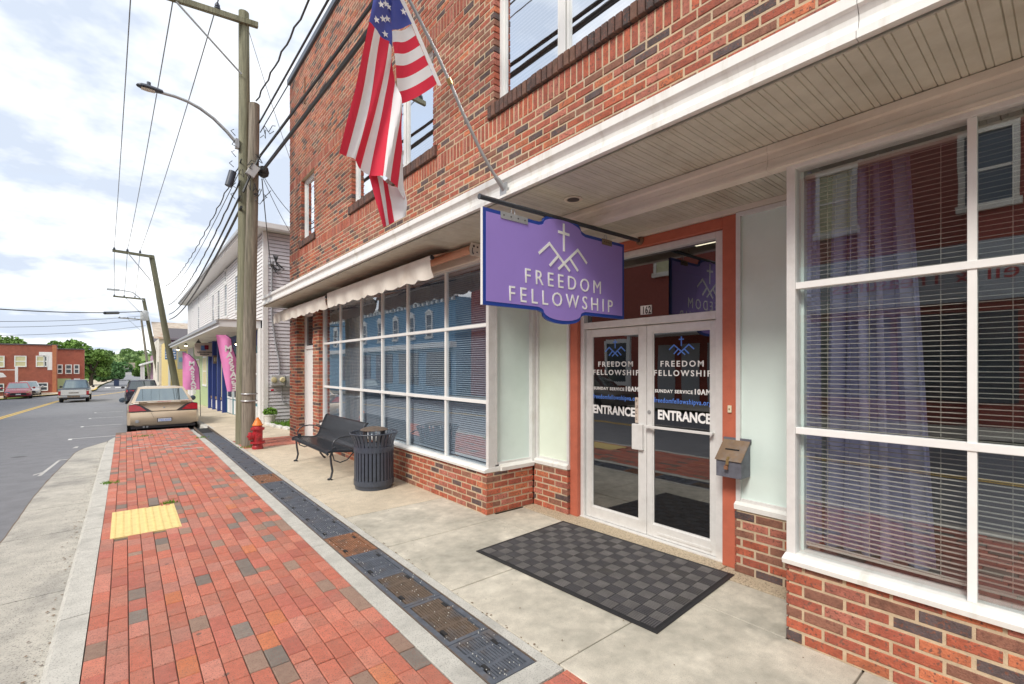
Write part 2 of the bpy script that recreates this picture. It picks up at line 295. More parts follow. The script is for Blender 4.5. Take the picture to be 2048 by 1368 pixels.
def road_r(y): return -.27 if y < 15.99 else (1.86 if y < 95 else 1.86 + (rc(y) + 3.3 - 1.86) * sm(95, 125, y))
sheet('road', road_l, road_r, 0, M['asphalt'], [y for y in ys if y < 15.9] + [15.98, 16.0] + [y for y in ys if y > 16.2], nx=6)
for dx in (-.09, .09):
    sheet('yellow_centre_line', lambda y: rc(y) + dx - .055, lambda y: rc(y) + dx + .055, .004, M['paint_yellow'], [y for y in ys if y < 100])
# gutter pan with a rounded end, slabs between joints
def gut_l(y): return -1.0 + .14*sm(9, 14, y) + .56*sm(13.6, 16.7, y)**1.5
gutter = None
gj = [-3, 1.2, 3.6, 5.3, 7.2, 8.55, 11.0, 13.4, 16.3]
gutter = bpy.data.objects.new('gutter', None); sc.collection.objects.link(gutter); gutter['kind'] = 'structure'
for a, b in zip(gj, gj[1:]):
    mb = MB(); n = 8; top = []
    for i in range(n+1):
        y = a + .006 + (b - a - .012) * i / n; l = gut_l(y) + .012*noise.noise(Vector((y*3, 1, 2)))
        top.append((y, l))
    rows = [[(l, y, rz_(y)-.05), (l, y, rz_(y)+.005), (-.36, y, rz_(y)+.018), (-.36, y, rz_(y)-.05)] for y, l in top]
    mb.grid(rows); mb.face(rows[0]); mb.face(rows[-1]); mb.build('gutter_slab', M['gutter'], gutter)
# kerb
kp = [(-.275, -4), (-.275, -.8), (-.275, 1.6), (-.275, 4.35), (-.272, 6.6), (-.270, 7.6), (-.27, 10.2), (-.265, 12.6), (-.255, 14.2)]
kend = [(-.255, 14.2), (-.24, 14.9), (-.16, 15.5), (.02, 15.86), (.3, 15.97), (.9, 16.0), (1.5, 16.0)]
kerb = bpy.data.objects.new('kerb', None); sc.collection.objects.link(kerb); kerb['kind'] = 'structure'
def kerb_piece(pts, par, name, w=.083, m='concrete_light'):
    mb = MB(); rows = []
    for i, p in enumerate(pts):
        a = Vector(pts[max(i-1,0)]); b = Vector(pts[min(i+1,len(pts)-1)]); t = (b-a).normalized(); nrm = Vector((-t.y, t.x)); p = Vector(p)
        z = gz(p.y); q = [(p + nrm*(w+.012), z-.2), (p + nrm*(w+.004), z-.035), (p + nrm*(w-.022), z-.003), (p + nrm*(-w), z+.002), (p + nrm*(-w), z-.2)]
        rows.append([(v.x, v.y, h) for v, h in q])
    mb.grid(rows); mb.face(rows[0]); mb.face(rows[-1]); return mb.build(name, M[m], par)
for a, b in zip(kp, kp[1:]): kerb_piece([(a[0], a[1]+.005), (a[0], (a[1]+b[1])/2), (b[0], b[1]-.005)], kerb, 'kerb_section')
kerb_piece(kend, kerb, 'kerb_section')
kerb2 = bpy.data.objects.new('kerb', None); sc.collection.objects.link(kerb2); kerb2['kind'] = 'structure'
y = 16.1
while y < 95: kerb_piece([(1.93, y), (1.93, y+1.5), (1.93, y+2.99)], kerb2, 'kerb_section', w=.075); y += 3
# brick pavers
PAVC = [(.52,.16,.105), (.54,.19,.13), (.48,.145,.105), (.53,.21,.155), (.45,.185,.14), (.215,.185,.16), (.31,.205,.155), (.55,.18,.085)]
PAVW = [34, 28, 20, 13, 9, 7, 9, 2]
mb = MB(); mb.box((-.19, -3, -.1), (1.36, 15.92, -.012)); mb.box((1.36, -3, -.1), (1.9, 1.84, -.012))
pavement = mb.build('brick_pavement', M['sandjoint']); pavement['kind'] = 'structure'
pv = []
for c in range(21):
    x0 = -.187 + .1032*c; rr = random.Random(c)
    y = -2.6 + rr.random()*.2; end = 15.93 if c > 2 else (15.3, 15.62, 15.83)[c]
    if c >= 15: end = 1.83
    while y < end - .05:
        l = .2 if rr.random() < .95 else .1
        y1 = min(y + l, end)
        if not (x0 + .05 > -.118 and x0 + .05 < .465 and y1 > 6.085+.06 and y < 7.17-.06): pv.append((x0, y, y1, rr.choices(range(8), PAVW)[0], rr.random(), rr.uniform(-.003, .003)))
        y = y1 + .006
def vis(p, m=40):
    u, v, d = proj(p); return d > .3 and -m < u < 2048+m and -m < v < 1368+m
pv.sort(key=lambda p: -((p[2]-p[1]) / max(.5, proj((p[0], p[1], 0))[2])**2) if vis((p[0]+.05, p[1]+.1, 0)) else 0)
pmesh = {}
def shade(c, r): k = .86 + .28*r; return tuple(v*k for v in c)
def paver_box(mb, x, y, l, col, dz): 
    b = .004; w = .0985
    vs = [(x,y,-.03),(x+w,y,-.03),(x+w,y+l,-.03),(x,y+l,-.03),(x,y,-.004+dz),(x+w,y,-.004+dz),(x+w,y+l,-.004+dz),(x,y+l,-.004+dz),(x+b,y+b,dz),(x+w-b,y+b,dz),(x+w-b,y+l-b,dz),(x+b,y+l-b,dz)]
    mb.mesh(vs, [(0,1,5,4),(1,2,6,5),(2,3,7,6),(3,0,4,7),(4,5,9,8),(5,6,10,9),(6,7,11,10),(7,4,8,11),(8,9,10,11)], 0, col)
stuff = MB()
for i, (x, y0, y1, ci, r, dz) in enumerate(pv):
    l = y1 - y0; q = int(r*4)/4
    if i < 300 and abs(l-.2) < .02 or i < 300 and abs(l-.1) < .02:
        l = .2 if l > .15 else .1
        k = (round(l, 2), ci, q)
        if k not in pmesh: m2 = MB(); paver_box(m2, 0, 0, l, shade(PAVC[ci], q), 0); pmesh[k] = m2.data('paver', M['paver'])
        o = bpy.data.objects.new('paver', pmesh[k]); link(o, pavement); o.location = (x, y0, dz*.6); o.rotation_euler = (r*.016-.008, (r*7 % 1)*.016-.008, 0)
    else: paver_box(stuff, x, y0, l, shade(PAVC[ci], r), dz)
stuff.build('far_pavers', M['paver'], pavement, kind='stuff')
# brick patch round the utility poles
mb = MB(); mb.box((1.9, 11.02, -.1), (3.12, 12.5, -.02)); patch = mb.build('brick_patch', M['sandjoint']); patch['kind'] = 'structure'
mb = MB()
for c in range(14):
    for r in range(6):
        x = 1.905 + r*.205; y = 11.03 + c*.105
        mb.box((x, y, -.05), (x+.198, y+.098, gz(y)-.006+random.uniform(-.004,.004)), 0, shade(random.choice(PAVC[:5]), random.random()))
mb.build('paver_field', M['paver'], patch, kind='stuff')
# tactile plate
tp = thing('tactile_plate', 'yellow tactile paving plate set into the red brick pavement', 'tactile plate', (.17, 6.6, 0))
mb = MB(); mb.box((-.118, 6.085, -.03), (.465, 7.17, .002)); mb.build('plate', M['tactile'], tp)
mb = MB()
for i in range(9):
    for j in range(17): mb.lathe([(.018, .002), (.013, .0075)], (-.09+i*.066, 6.12+j*.0635, 0), 8)
mb.build('domes', M['tactile'], tp, kind='stuff')
# trench drain between two concrete strips
def strip(name, x0, x1, joints, m, dz=0.):
    o = bpy.data.objects.new(name, None); sc.collection.objects.link(o); o['kind'] = 'structure'
    for a, b in zip(joints, joints[1:]):
        mb = MB(); mb.extr([(x0, a+.004, -.15), (x0, b-.004, -.15), (x0, b-.004, gz(b)+dz), (x0, (a+b)/2, gz((a+b)/2)+dz), (x0, a+.004, gz(a)+dz)], (x1-x0, 0, 0)); mb.build('strip_section', M[m], o, bevel=.004)
    return o
strip('drain_edging', 1.362, 1.498, [1.84, 4.6, 7.4, 10.2, 13, 15.9], 'concrete_light')
strip('drain_edging', 1.835, 1.905, [1.84, 3.6, 6.6, 9.6, 11.5, 14.0, 16.02], 'concrete_light')
mb = MB(); mb.box((1.498, 1.84, -.15), (1.835, 1.985, 0)); o = struct(mb, 'drain_surround', M['concrete_light'])
drain = thing('trench_drain', 'long dark cast iron trench drain running between brick and concrete', 'drain', (1.66, 9, 0))
mb = MB(); mb.box((1.498, 1.985, -.2), (1.835, 16, -.06)); mb.build('channel', M['dark'], drain)
mb = MB()
for x in (1.499, 1.8245): mb.box((x, 1.985, -.05), (x+.0095, 15.98, .001))
mb.build('rim', M['iron_brown'], drain)
def grate(y0, y1, m, rustbars):
    mb = MB(); x0, x1 = 1.511, 1.822; zt = -.002
    z = lambda y: gz(y) + zt
    def bx(xa, ya, xb, yb, mi=0, dz=0): mb.box((xa, ya, z(ya)-.03), (xb, yb, z(ya)+dz), mi)
    bx(x0, y0, x0+.035, y1); bx(x1-.035, y0, x1, y1); bx(x0+.035, y0, x1-.035, y0+.03); bx(x0+.035, y1-.03, x1-.035, y1)
    nb = 11
    for i in range(nb):
        a = x0 + .045 + i*(x1-x0-.09)/nb; bx(a+.004, y0+.03, a+.0165, y1-.03, 1 if rustbars else 0, -.001)
    k = max(2, round((y1-y0)/.17))
    for i in range(1, k): yy = y0 + (y1-y0)*i/k; bx(x0+.035, yy-.012, x1-.035, yy+.012, 1 if rustbars else 0, -.0015)
    for xa, ya in ((x0+.06, y0+.14), (x1-.06, y1-.14)): bx(xa-.012, ya-.03, xa+.012, ya+.03, 2, .002)
    mb.build('grate', [M['rust'] if m == 'r' else M['iron'], M['rust'] if m == 'r' else M['iron_brown'], M['black']], drain)
gl = [1.99, 2.44, 3.03, 3.6, 4.17, 4.75, 5.34, 5.9, 6.42, 6.98, 7.58, 8.2]
while gl[-1] < 15.4: gl.append(gl[-1] + .6)
for i, (a, b) in enumerate(zip(gl, gl[1:])): grate(a+.003, b-.003, 'r' if i in (4, 10) else 'i', i in (1, 2, 4, 10))
# concrete sidewalk slabs
side = bpy.data.objects.new('sidewalk', None); sc.collection.objects.link(side); side['kind'] = 'structure'
def slab(x0, x1, a, b, m, dz=0, g=.005):
    mb = MB(); n = 3 if b > 11 else 1; dz += random.uniform(-.0015, .0015)
    prof = [(x0, a+g, -.12+gz(a)), (x0, b-g, -.12+gz(b))] + [(x0, (b-g)+(a-b+2*g)*i/n, gz((b-g)+(a-b+2*g)*i/n)+dz) for i in range(n+1)]
    mb.extr(prof, (x1-x0, 0, 0)); mb.build('slab', M[m], side, bevel=.005)
js = [-4, -1.6, -.4, .76, 1.89, 3.03, 4.15, 5.26, 6.4, 7.55, 8.7, 9.85, 11.01]
for a, b in zip(js, js[1:]): slab(1.912, 3.185 if b < 4.2 else 3.3, a, b, 'concrete' if b < 5.5 else 'concrete_warm')
y = 12.5
while y < 60: slab(1.912 if y < 16.2 else 2.01, 3.62, y, y+1.5, 'concrete_warm'); y += 1.5
for a, b in ((1.16, 2.7), (2.7, 4.28)): slab(3.195, 3.72, a, b, 'concrete', -.002)
for a, b in ((.9, 1.9), (1.9, 4.3)): slab(3.73, 4.3, a, b, 'aggregate', .004)
mb = MB(); mb.box((1.9, -4, -.2), (4.3, 11, -.022)); struct(mb, 'slab_bed', M['sandjoint'])
# grit, leaf litter and the ragged edge of the asphalt
mb = MB(); rr = random.Random(21)
for i in range(150):
    y0 = -1 + i*.118; w = .012+.02*max(0, noise.noise(Vector((y0*2.2, 5, 1)))); l = gut_l(y0)+.012*noise.noise(Vector((y0*3, 1, 2))); l2 = gut_l(y0+.118)+.012*noise.noise(Vector(((y0+.118)*3, 1, 2)))
    if y0 < 16.2: mb.face([(l-w, y0, rz_(y0)+.0045), (l+.006, y0, rz_(y0)+.0045), (l2+.006, y0+.118, rz_(y0+.118)+.0045), (l2-.012-.02*max(0, noise.noise(Vector(((y0+.118)*2.2, 5, 1)))), y0+.118, rz_(y0+.118)+.0045)])
o = mb.build('asphalt_edge', M['sandjoint'], None); o['kind'] = 'structure'
mb = MB()
for k in range(420):
    q = rr.random(); a = rr.uniform(0, 6.28); s = rr.uniform(.004, .014)
    if q < .45: y = rr.uniform(1.5, 14); x = -.375-abs(rr.gauss(0, .06)); z = rz_(y)+.024
    elif q < .7: x = rr.uniform(1.9, 1.93); y = rr.uniform(1.9, 11); z = .002; s *= .8
    else: x = rr.uniform(2.0, 3.1); y = rr.uniform(.8, 10); z = .003; s *= .5
    mb.face([(x+s*math.cos(a+t), y+s*math.sin(a+t), z+.003*(j % 2)) for j, t in enumerate((0, 1.3, 3.0, 4.4))])
o = mb.build('leaf_litter', M['dropwood'], None); o['kind'] = 'stuff'
mb = MB()
for k in range(260):
    x, y, s = rr.uniform(1.52, 1.82), 2+7*rr.random()**1.4, rr.uniform(.0025, .005); mb.box((x, y, -.002), (x+s, y+s*1.3, .003))
o = mb.build('gravel_grit', M['stone_white'], None); o['kind'] = 'stuff'
# road markings: parking lines, chalk marks
def mark(pts, name='road_marking', m='paint_white'):
    mb = MB(); mb.face([(x, y, rz_(y)+.005) for x, y in pts]); o = mb.build(name, M[m]); o['kind'] = 'structure'
for y in (17.6, 22.2, 26.9, 31.6): 
    mark([(-1.2, y), (-.1, y), (-.1, y+.07), (-1.2, y+.07)]); mark([(-1.2, y-.28), (-1.12, y-.28), (-1.12, y), (-1.2, y)])
mark([(-1.15, 11.2), (-1.10, 11.2), (-1.00, 12.9), (-1.04, 12.95)], m='chalk'); mark([(-1.04, 12.95), (-.90, 12.98), (-.89, 13.06), (-1.03, 13.05)], m='chalk')
mark([(-1.21, 11.3), (-1.1, 11.55), (-1.1, 11.62), (-1.22, 11.4)], m='chalk'); mark([(-.97, 15.1), (-.88, 15.1), (-.87, 15.45), (-.93, 15.45)], m='chalk')
for i in range(6):
    y = 84 + i*.0; x = -2.2 + i*1.1
    mark([(x, 84), (x+.6, 84), (x+.6, 87), (x, 87)])
mb = MB()
for (x0, x1, y, w) in ((.02,.38,12.55,.05),(.42,.75,12.6,.04),(.62,1.1,12.25,.04),(.78,1.28,11.75,.04),(1.0,1.25,12.7,.03),(.3,.45,13.0,.03)): mb.box((x0, y, .002), (x1, y+w, .006))
o = mb.build('chalk_mark', M['chalk']); o['kind'] = 'structure'
# far left footway and kerb
sheet('left_footway', lambda y: road_l(y)-3.2, lambda y: road_l(y)-.16, .13, M['concrete_warm'], [y for y in ys if 50 < y < 140])
sheet('yellow_kerb', lambda y: road_l(y)-.18, lambda y: road_l(y)+.02, .14, M['paint_yellow'], [y for y in ys if 57 < y < 84])
sheet('opposite_footway', lambda y: -12.4, lambda y: -9.0, .14, M['concrete'], [y for y in ys if y < 53])
# ------------------------------------------------------------------ the brick building
XW, XB, XF, XR, XO, XD = 3.13, 3.18, 3.21, 3.90, 3.94, 4.05
Y1, ROOF = 12.40, 8.80
bld = thing('brick_building', 'two storey red brick storefront building with white canopy and glass doors', 'building', (3.2, 4, 0))
BC = [(.45,.115,.062), (.53,.165,.08), (.44,.15,.105), (.27,.12,.08), (.105,.075,.075), (.38,.10,.062)]
BW = [30, 9, 16, 15, 14, 16]
BW2 = [22, 5, 18, 22, 14, 19]
bricks = []
def cells(u0, u1, z0, z1, holes):
    us = sorted({u0, u1, *[h for q in holes for h in q[:2] if u0 < h < u1]}); zs = sorted({z0, z1, *[h for q in holes for h in q[2:] if z0 < h < z1]})
    for a, b in zip(us, us[1:]):
        for c, d in zip(zs, zs[1:]):
            if not any(q[0] <= (a+b)/2 <= q[1] and q[2] <= (c+d)/2 <= q[3] for q in holes): yield a, b, c, d
def wall(axis, P, u0, u1, z0, z1, holes=(), name='wall', bands=(), w=BW, pitch=.0731, depth=.2, seed=1, ph=0.):
    mb = MB()
    for a, b, c, d in cells(u0, u1, z0, z1, [(q[0]-.02, q[1]+.02, q[2]-.005, q[3]+.005) for q in holes]):
        if a == u0: a += .014
        if b == u1: b -= .014
        mb.box((P+.004, a, c), (P+depth, b, d)) if axis == 'x' else mb.box((a, P+.004, c), (b, P+depth, d))
    W = mb.build(name, M['mortar'], bld); rr = random.Random(seed)
    k = 0; z = z0
    while z < z1 - .03:
        sold = next((b for b in bands if abs(b[0]-z) < .05), None)
        if sold: zt = sold[1]; n = max(1, round((u1-u0)/.0735))
        else:
            zt = min(z + pitch, z1); nb = next((b for b in bands if z < b[0] < zt + .03), None)
            if nb: zt = nb[0]
        zc = (z+zt)/2
        iv = [(u0, u1)]
        for q in holes:
            if q[2]-.015 < zc < q[3]+.015:
                ni = []
                for a, b in iv:
                    if q[0] > a: ni.append((a, min(b, q[0])))
                    if q[1] < b: ni.append((max(a, q[1]), b))
                iv = [i for i in ni if i[1]-i[0] > .03]
        lp = .0735 if sold else .2125
        off = 0 if sold else (k % 2) * .106 + ph
        for a, b in iv:
            i0 = math.floor((a - u0 - off)/lp)
            u = u0 + off + i0*lp
            while u < b:
                s, e_ = max(u, a), min(u+lp-.015, b)
                if b - e_ < .034: e_ = b
                if s - a < .03: s = a
                if e_ - s > .028: bricks.append((axis, P, s, e_, z+.0075, zt-.0075, rr.choices(range(6), w)[0] if not sold else rr.choice((5, 2, 5, 0)), rr.random(), W))
                u += lp
        z = zt; k += 1
    return W
UP = [(10.47, 11.42, 4.6, 6.0), (5.42, 8.30, 4.6, 6.0), (1.2, 4.085, 4.6, 6.0), (-5, -2.0, 4.6, 6.0)]
SILL = [(a-.1, b+.1, 4.45, 4.6) for a, b, c, d in UP]
wall('x', XW, -5.5, Y1, 3.15, 8.68, [(a, b, c, d) for a, b, c, d in UP] + SILL, 'upper_wall', bands=((4.25, 4.45), (6.0, 6.2)), w=BW2, seed=2)
wall('x', XW, 10.15, 10.56, 0, 2.96, (), 'pier', seed=3); wall('x', XW, 11.76, Y1, 0, 2.96, (), 'pier', seed=4)
wall('y', 10.15, XW, 3.40, 0, 2.96, (), 'pier_return', seed=5, ph=.04); wall('y', 11.76, XW, 3.40, 0, 2.96, (), 'pier_return', seed=6, ph=.04)
wall('x', XB, 4.296, 10.148, 0, .485, (), 'bulkhead', seed=7); wall('y', 4.296, XB+.0, XR, 0, .485, (), 'bulkhead_return', seed=8, ph=-.1, depth=.15)
wall('x', XR, 3.715, 4.29, 0, .52, (), 'bulkhead', seed=9); wall('x', XR, 1.18, 1.81, 0, .525, (), 'bulkhead', seed=10, ph=.05)
wall('x', XB, -3.5, 1.155, 0, .487, (), 'bulkhead', seed=11, ph=-.106)
def bproj(b):
    ax, P, s, e_, z0, z1 = b[:6]; f = (lambda u, z: (P, u, z)) if ax == 'x' else (lambda u, z: (u, P, z))
    c = f((s+e_)/2, (z0+z1)/2)
    if not vis(c, -5): return 0
    p = [proj(f(u, z)) for u, z in ((s, z0), (e_, z0), (e_, z1), (s, z1))]
    return abs(sum(p[i][0]*p[(i+1)%4][1]-p[(i+1)%4][0]*p[i][1] for i in range(4)))/2
bricks.sort(key=bproj, reverse=True)
def brick_box(mb, ax, P, s, e_, z0, z1, col, o=0, b=.004):
    D = .085
    f = (lambda d, u, z: (P+d, u, z)) if ax == 'x' else (lambda d, u, z: (u, P+d, z))
    vs = [f(D,s,z0),f(D,e_,z0),f(D,e_,z1),f(D,s,z1),f(b+o,s,z0),f(b+o,e_,z0),f(b+o,e_,z1),f(b+o,s,z1),f(o,s+b,z0+b),f(o,e_-b,z0+b),f(o,e_-b,z1-b),f(o,s+b,z1-b)]
    mb.mesh(vs, [(0,1,5,4),(1,2,6,5),(2,3,7,6),(3,0,4,7),(4,5,9,8),(5,6,10,9),(6,7,11,10),(7,4,8,11),(8,9,10,11)], 0, col)
bm_, rest = {}, MB()
for i, (ax, P, s, e_, z0, z1, ci, r, W) in enumerate(bricks):
    if i < 300:
        l, h, q = round(e_-s, 2), round(z1-z0, 3), int(r*4)/4; key = (ax, l, h, ci, q)
        if key not in bm_: m2 = MB(); brick_box(m2, ax, 0, -(e_-s)/2, (e_-s)/2, -(z1-z0)/2, (z1-z0)/2, shade(BC[ci], q)); bm_[key] = m2.data('brick', M['brick'])
        o = bpy.data.objects.new('brick', bm_[key]); link(o, W); t = (r*13 % 1)*.006 - .004
        o.location = (P+t, (s+e_)/2, (z0+z1)/2) if ax == 'x' else ((s+e_)/2, P+t, (z0+z1)/2)
        o.rotation_euler = ((r*29 % 1)*.016-.008, (r*17 % 1)*.02-.01, (r*23 % 1)*.02-.01)
    else: brick_box(rest, ax, P, s, e_, z0, z1, shade(BC[ci], r), (r*13 % 1)*.006-.003)
rest.build('brick_courses', M['brick'], bld, kind='stuff')
mb = MB(); mb.box((XW+.2, Y1-.2, 0), (18, Y1, 8.68)); mb.box((XW+.2, -5.5, 3.2), (18, -5.3, 8.68)); mb.box((17.8, -5.3, 0), (18, Y1-.2, 8.68)); mb.box((XW+.2, -5.3, 8.5), (17.8, Y1-.2, 8.6)); mb.build('rear_wall', M['brick_far'], bld)
mb = MB(); mb.box((XW-.05, -5.5, 8.68), (XW+.3, Y1+.05, 8.80)); mb.build('coping', M['slate_metal'], bld)
mb = MB(); mb.box((XW-.02, 11.09, 7.66), (XW, 11.15, 8.24)); mb.build('wall_anchor', M['rust'], bld)
# interior
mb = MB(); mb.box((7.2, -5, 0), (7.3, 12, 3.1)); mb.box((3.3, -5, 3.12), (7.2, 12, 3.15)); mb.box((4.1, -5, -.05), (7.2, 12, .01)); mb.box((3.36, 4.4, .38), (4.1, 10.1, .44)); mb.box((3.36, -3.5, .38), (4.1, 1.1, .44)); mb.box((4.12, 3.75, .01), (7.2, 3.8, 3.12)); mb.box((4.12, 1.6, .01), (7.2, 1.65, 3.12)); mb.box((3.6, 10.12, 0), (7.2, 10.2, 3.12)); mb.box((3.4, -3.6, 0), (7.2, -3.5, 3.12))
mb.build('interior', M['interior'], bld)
# upper windows
sillmesh = {}
for wi, (a, b, z0, z1) in enumerate(UP):
    mb = MB(); x0, x1 = XW+.075, XW+.15; t = .045
    mb.box((x0, a, z0), (x1, a+t, z1)); mb.box((x0, b-t, z0), (x1, b, z1)); mb.box((x0, a+t, z0), (x1, b-t, z0+t)); mb.box((x0, a+t, z1-t), (x1, b-t, z1))
    n = 3 if b-a > 2 else 1; xs = [a + (b-a)*i/n for i in range(n+1)]
    for y in xs[1:-1]: mb.box((x0+.002, y-.035, z0+t), (x1, y+.035, z1-t))
    fr = mb.build('upper_window', M['trim'], bld, bevel=.004)
    for y0, y1 in zip(xs, xs[1:]):
        mb = MB(); p, q = y0+.045, y1-.045; mb.box((x0+.018, p, z0+.05), (x1-.01, p+.03, z1-.05)); mb.box((x0+.018, q-.03, z0+.05), (x1-.01, q, z1-.05)); mb.box((x0+.018, p+.03, z0+.045), (x1-.01, q-.03, z0+.085)); mb.box((x0+.018, p+.03, z1-.08), (x1-.01, q-.03, z1-.045)); mb.build('sash', M['muntin'], fr)
        mb = MB(); mb.box((x0+.04, p, z0+.04), (x0+.044, q, z1-.04)); mb.build('pane', M['glass_up'], fr)
        mb = MB(); z = z0+.06
        while z < z1-.05: mb.face([(x0+.10, p, z), (x0+.10, q, z), (x0+.118, q, z+.036), (x0+.118, p, z+.036)]); z += .04
        mb.build('blind', M['blind'], fr, kind='stuff', fix=False)
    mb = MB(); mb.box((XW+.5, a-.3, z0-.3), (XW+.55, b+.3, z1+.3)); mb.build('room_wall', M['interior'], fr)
    mb = MB(); mb.box((XW+.0, a-.1, 4.47), (XW+.19, b+.1, 4.585)); mb.build('sill_bed', M['mortar'], fr)
    y = a-.1
    while y < b+.09:
        q = random.choice(range(4))
        if q not in sillmesh: m2 = MB(); brick_box(m2, 'x', 0, 0, .063, 0, .138, shade(((.10,.06,.05), (.13,.07,.055), (.075,.055,.052), (.16,.085,.06))[q], .5), b=.005); sillmesh[q] = m2.data('sill_brick', M['brick'])
        o = bpy.data.objects.new('sill_brick', sillmesh[q]); link(o, fr); o.location = (XW-.035 + random.uniform(-.004, .004), y, 4.452); y += .0735
# canopy: fascia, soffit
fp = [(2.50,3.365),(2.498,3.31),(2.512,3.30),(2.528,3.275),(2.530,3.25),(2.520,3.215),(2.505,3.195),(2.488,3.19),(2.486,3.152),(2.53,3.152),(2.54,3.36)]
yj = [-5.5, -2.4, .62, 3.66, 6.7, 9.74, Y1]
for a, b in zip(yj, yj[1:]): mb = MB(); mb.extr([(x, a+.0015, z) for x, z in fp], (0, b-a-.003, 0)); mb.build('fascia', M['white_metal'], bld)
mb = MB(); mb.box((2.54, -5.5, 3.145), (XW, Y1, 3.16)); mb.box((2.545, -5.5, 3.30), (XW-.002, Y1, 3.35)); mb.box((2.545, Y1-.02, 3.16), (XW, Y1-.002, 3.30)); mb.build('canopy_deck', M['soffit'], bld)
pr_ = [(0, .002, .0), (0, .053, .0), (0, .056, .006), (0, .059, .0), (0, .082, .0), (0, .086, .009), (0, -.002, .009)]
m2 = MB(); m2.extr(pr_, (.67, 0, 0)); pm = m2.data('soffit_panel', M['soffit'])
m3 = MB(); m3.extr(pr_, (.72, 0, 0)); pm3 = m3.data('ceiling_panel', M['soffit'])
y = -2.5
while y < Y1-.09: o = bpy.data.objects.new('soffit_panel', pm); link(o, bld); o.location = (2.53, y, 3.1315+random.uniform(0, .002)); y += .0868
y = 1.16
mb = MB(); mb.box((3.28, 1.16, 3.045), (4.1, 4.3, 3.06)); mb.build('entrance_ceiling', M['soffit'], bld)
while y < 4.2: o = bpy.data.objects.new('ceiling_panel', pm3); link(o, bld); o.location = (3.28, y, 3.032); y += .0868
# lintel trim over the shopfront
lp = [(3.195,3.132),(3.185,3.125),(3.185,3.085),(3.20,3.075),(3.20,3.035),(3.194,3.03),(3.194,2.99),(3.18,2.985),(3.18,2.962),(3.27,2.962),(3.28,3.132)]
for a, b in ((-5.5, 1.27), (1.272, 4.6), (4.602, Y1-.002)): mb = MB(); mb.extr([(x, a, z) for x, z in lp], (0, b-a, 0)); mb.build('lintel_trim', M['cream'], bld)
mb = MB(); mb.lathe([(.062, 3.131), (.078, 3.129), (.08, 3.124), (.06, 3.122), (.052, 3.128)], (2.938, 2.73, 0), 24); dl = mb.build('soffit_light', M['cream'], bld, smooth=True)
mb = MB(); mb.lathe([(.052, 3.1215), (.03, 3.1205), (.002, 3.1203)], (2.938, 2.73, 0), 20); mb.build('lens', M['tail_dark'], dl)
# shop windows
def shop_window(y0, y1, mull, bars, zb=.485, zt=2.965, glassm='glass', wb=(.05, .05)):
    mb = MB(); x0 = XF; mb.box((x0, y0, .53), (x0+.1, y0+wb[0], zt)); mb.box((x0, y1-wb[1], .53), (x0+.1, y1, zt)); mb.box((x0, y0+wb[0], zt-.03), (x0+.1, y1-wb[1], zt-.001))
    f = mb.build('shop_window', M['alu'], bld, bevel=.003)
    mb = MB(); mb.extr([(XB-.03, y0-.004, zb), (XB-.036, y0-.004, .515), (XB-.02, y0-.004, .522), (XF-.008, y0-.004, .535), (XF+.16, y0-.004, .54), (XF+.16, y0-.004, zb)], (0, y1-y0+.008, 0)); mb.build('sill', M['white_metal'], f, bevel=.002)
    for y in mull: mb = MB(); mb.box((x0+.012, y-.0175, .536), (x0+.062, y+.0175, zt-.031)); mb.build('mullion', M['muntin'], f, bevel=.002)
    ed = [y0+wb[0]] + list(mull) + [y1-wb[1]]
    for z in bars: mb = MB(); mb.box((x0+.004, y0+wb[0]+.001, z-.02), (x0+.058, y1-wb[1]-.001, z+.02)); mb.build('glazing_bar', M['muntin'], f, bevel=.002)
    zz = [.537] + list(bars) + [zt-.03]
    for a, b in zip(ed, ed[1:]):
        for c, d in zip(zz, zz[1:]): mb = MB(); mb.box((x0+.034, a+.002, c+.002), (x0+.040, b-.002, d-.002)); mb.build('pane', M[glassm], f)
    return f
WL = shop_window(4.30, 10.146, [5.264, 6.343, 7.233, 8.12, 9.166], [1.291, 2.19], glassm='glass_long')
WR = shop_window(-3.4, 1.165, [.328, -.42, -1.2, -2.0, -2.8], [1.305, 2.205])
# entrance recess: side panels
def panel_x(y0, y1, z0, zt, x, m):
    mb = MB(); mb.box((x, y0, z0+.06), (x+.06, y0+.035, zt)); mb.box((x, y1-.035, z0+.06), (x+.06, y1, zt)); mb.box((x, y0+.035, zt-.035), (x+.06, y1-.035, zt)); mb.box((x+.012, y0+.035, z0+.06), (x+.06, y1-.035, z0+.085)); f = mb.build('side_light', M['alu'], bld, bevel=.002)
    mb = MB(); mb.extr([(x-.03, y0, z0), (x-.034, y0, z0+.04), (x-.005, y0, z0+.06), (x+.06, y0, z0+.06), (x+.06, y0, z0)], (0, y1-y0, 0)); mb.build('sill', M['white_metal'], f)
    mb = MB(); mb.box((x+.03, y0+.033, z0+.08), (x+.036, y1-.033, zt-.03)); mb.build('panel', M[m], f)
panel_x(1.17, 1.81, .525, 2.985, 3.92, 'frosted'); panel_x(3.715, 4.27, .52, 2.985, 3.92, 'frosted2')
mb = MB(); yy = 4.30; mb.box((XF+.101, yy, .56), (XF+.13, yy+.06, 2.965)); mb.box((3.86, 4.272, .53), (3.985, yy+.06, 3.03)); mb.box((XF+.131, yy, 2.925), (3.859, yy+.06, 3.03)); mb.box((XF+.131, yy+.012, .56), (3.859, yy+.06, .585)); f = mb.build('return_light', M['alu'], bld, bevel=.002)
mb = MB(); mb.extr([(XF+.165, 4.262, .487), (XF+.165, 4.258, .53), (XF+.165, 4.29, .56), (XF+.165, 4.36, .56), (XF+.165, 4.36, .487)], (3.888-XF-.165, 0, 0)); mb.build('sill', M['white_metal'], f)
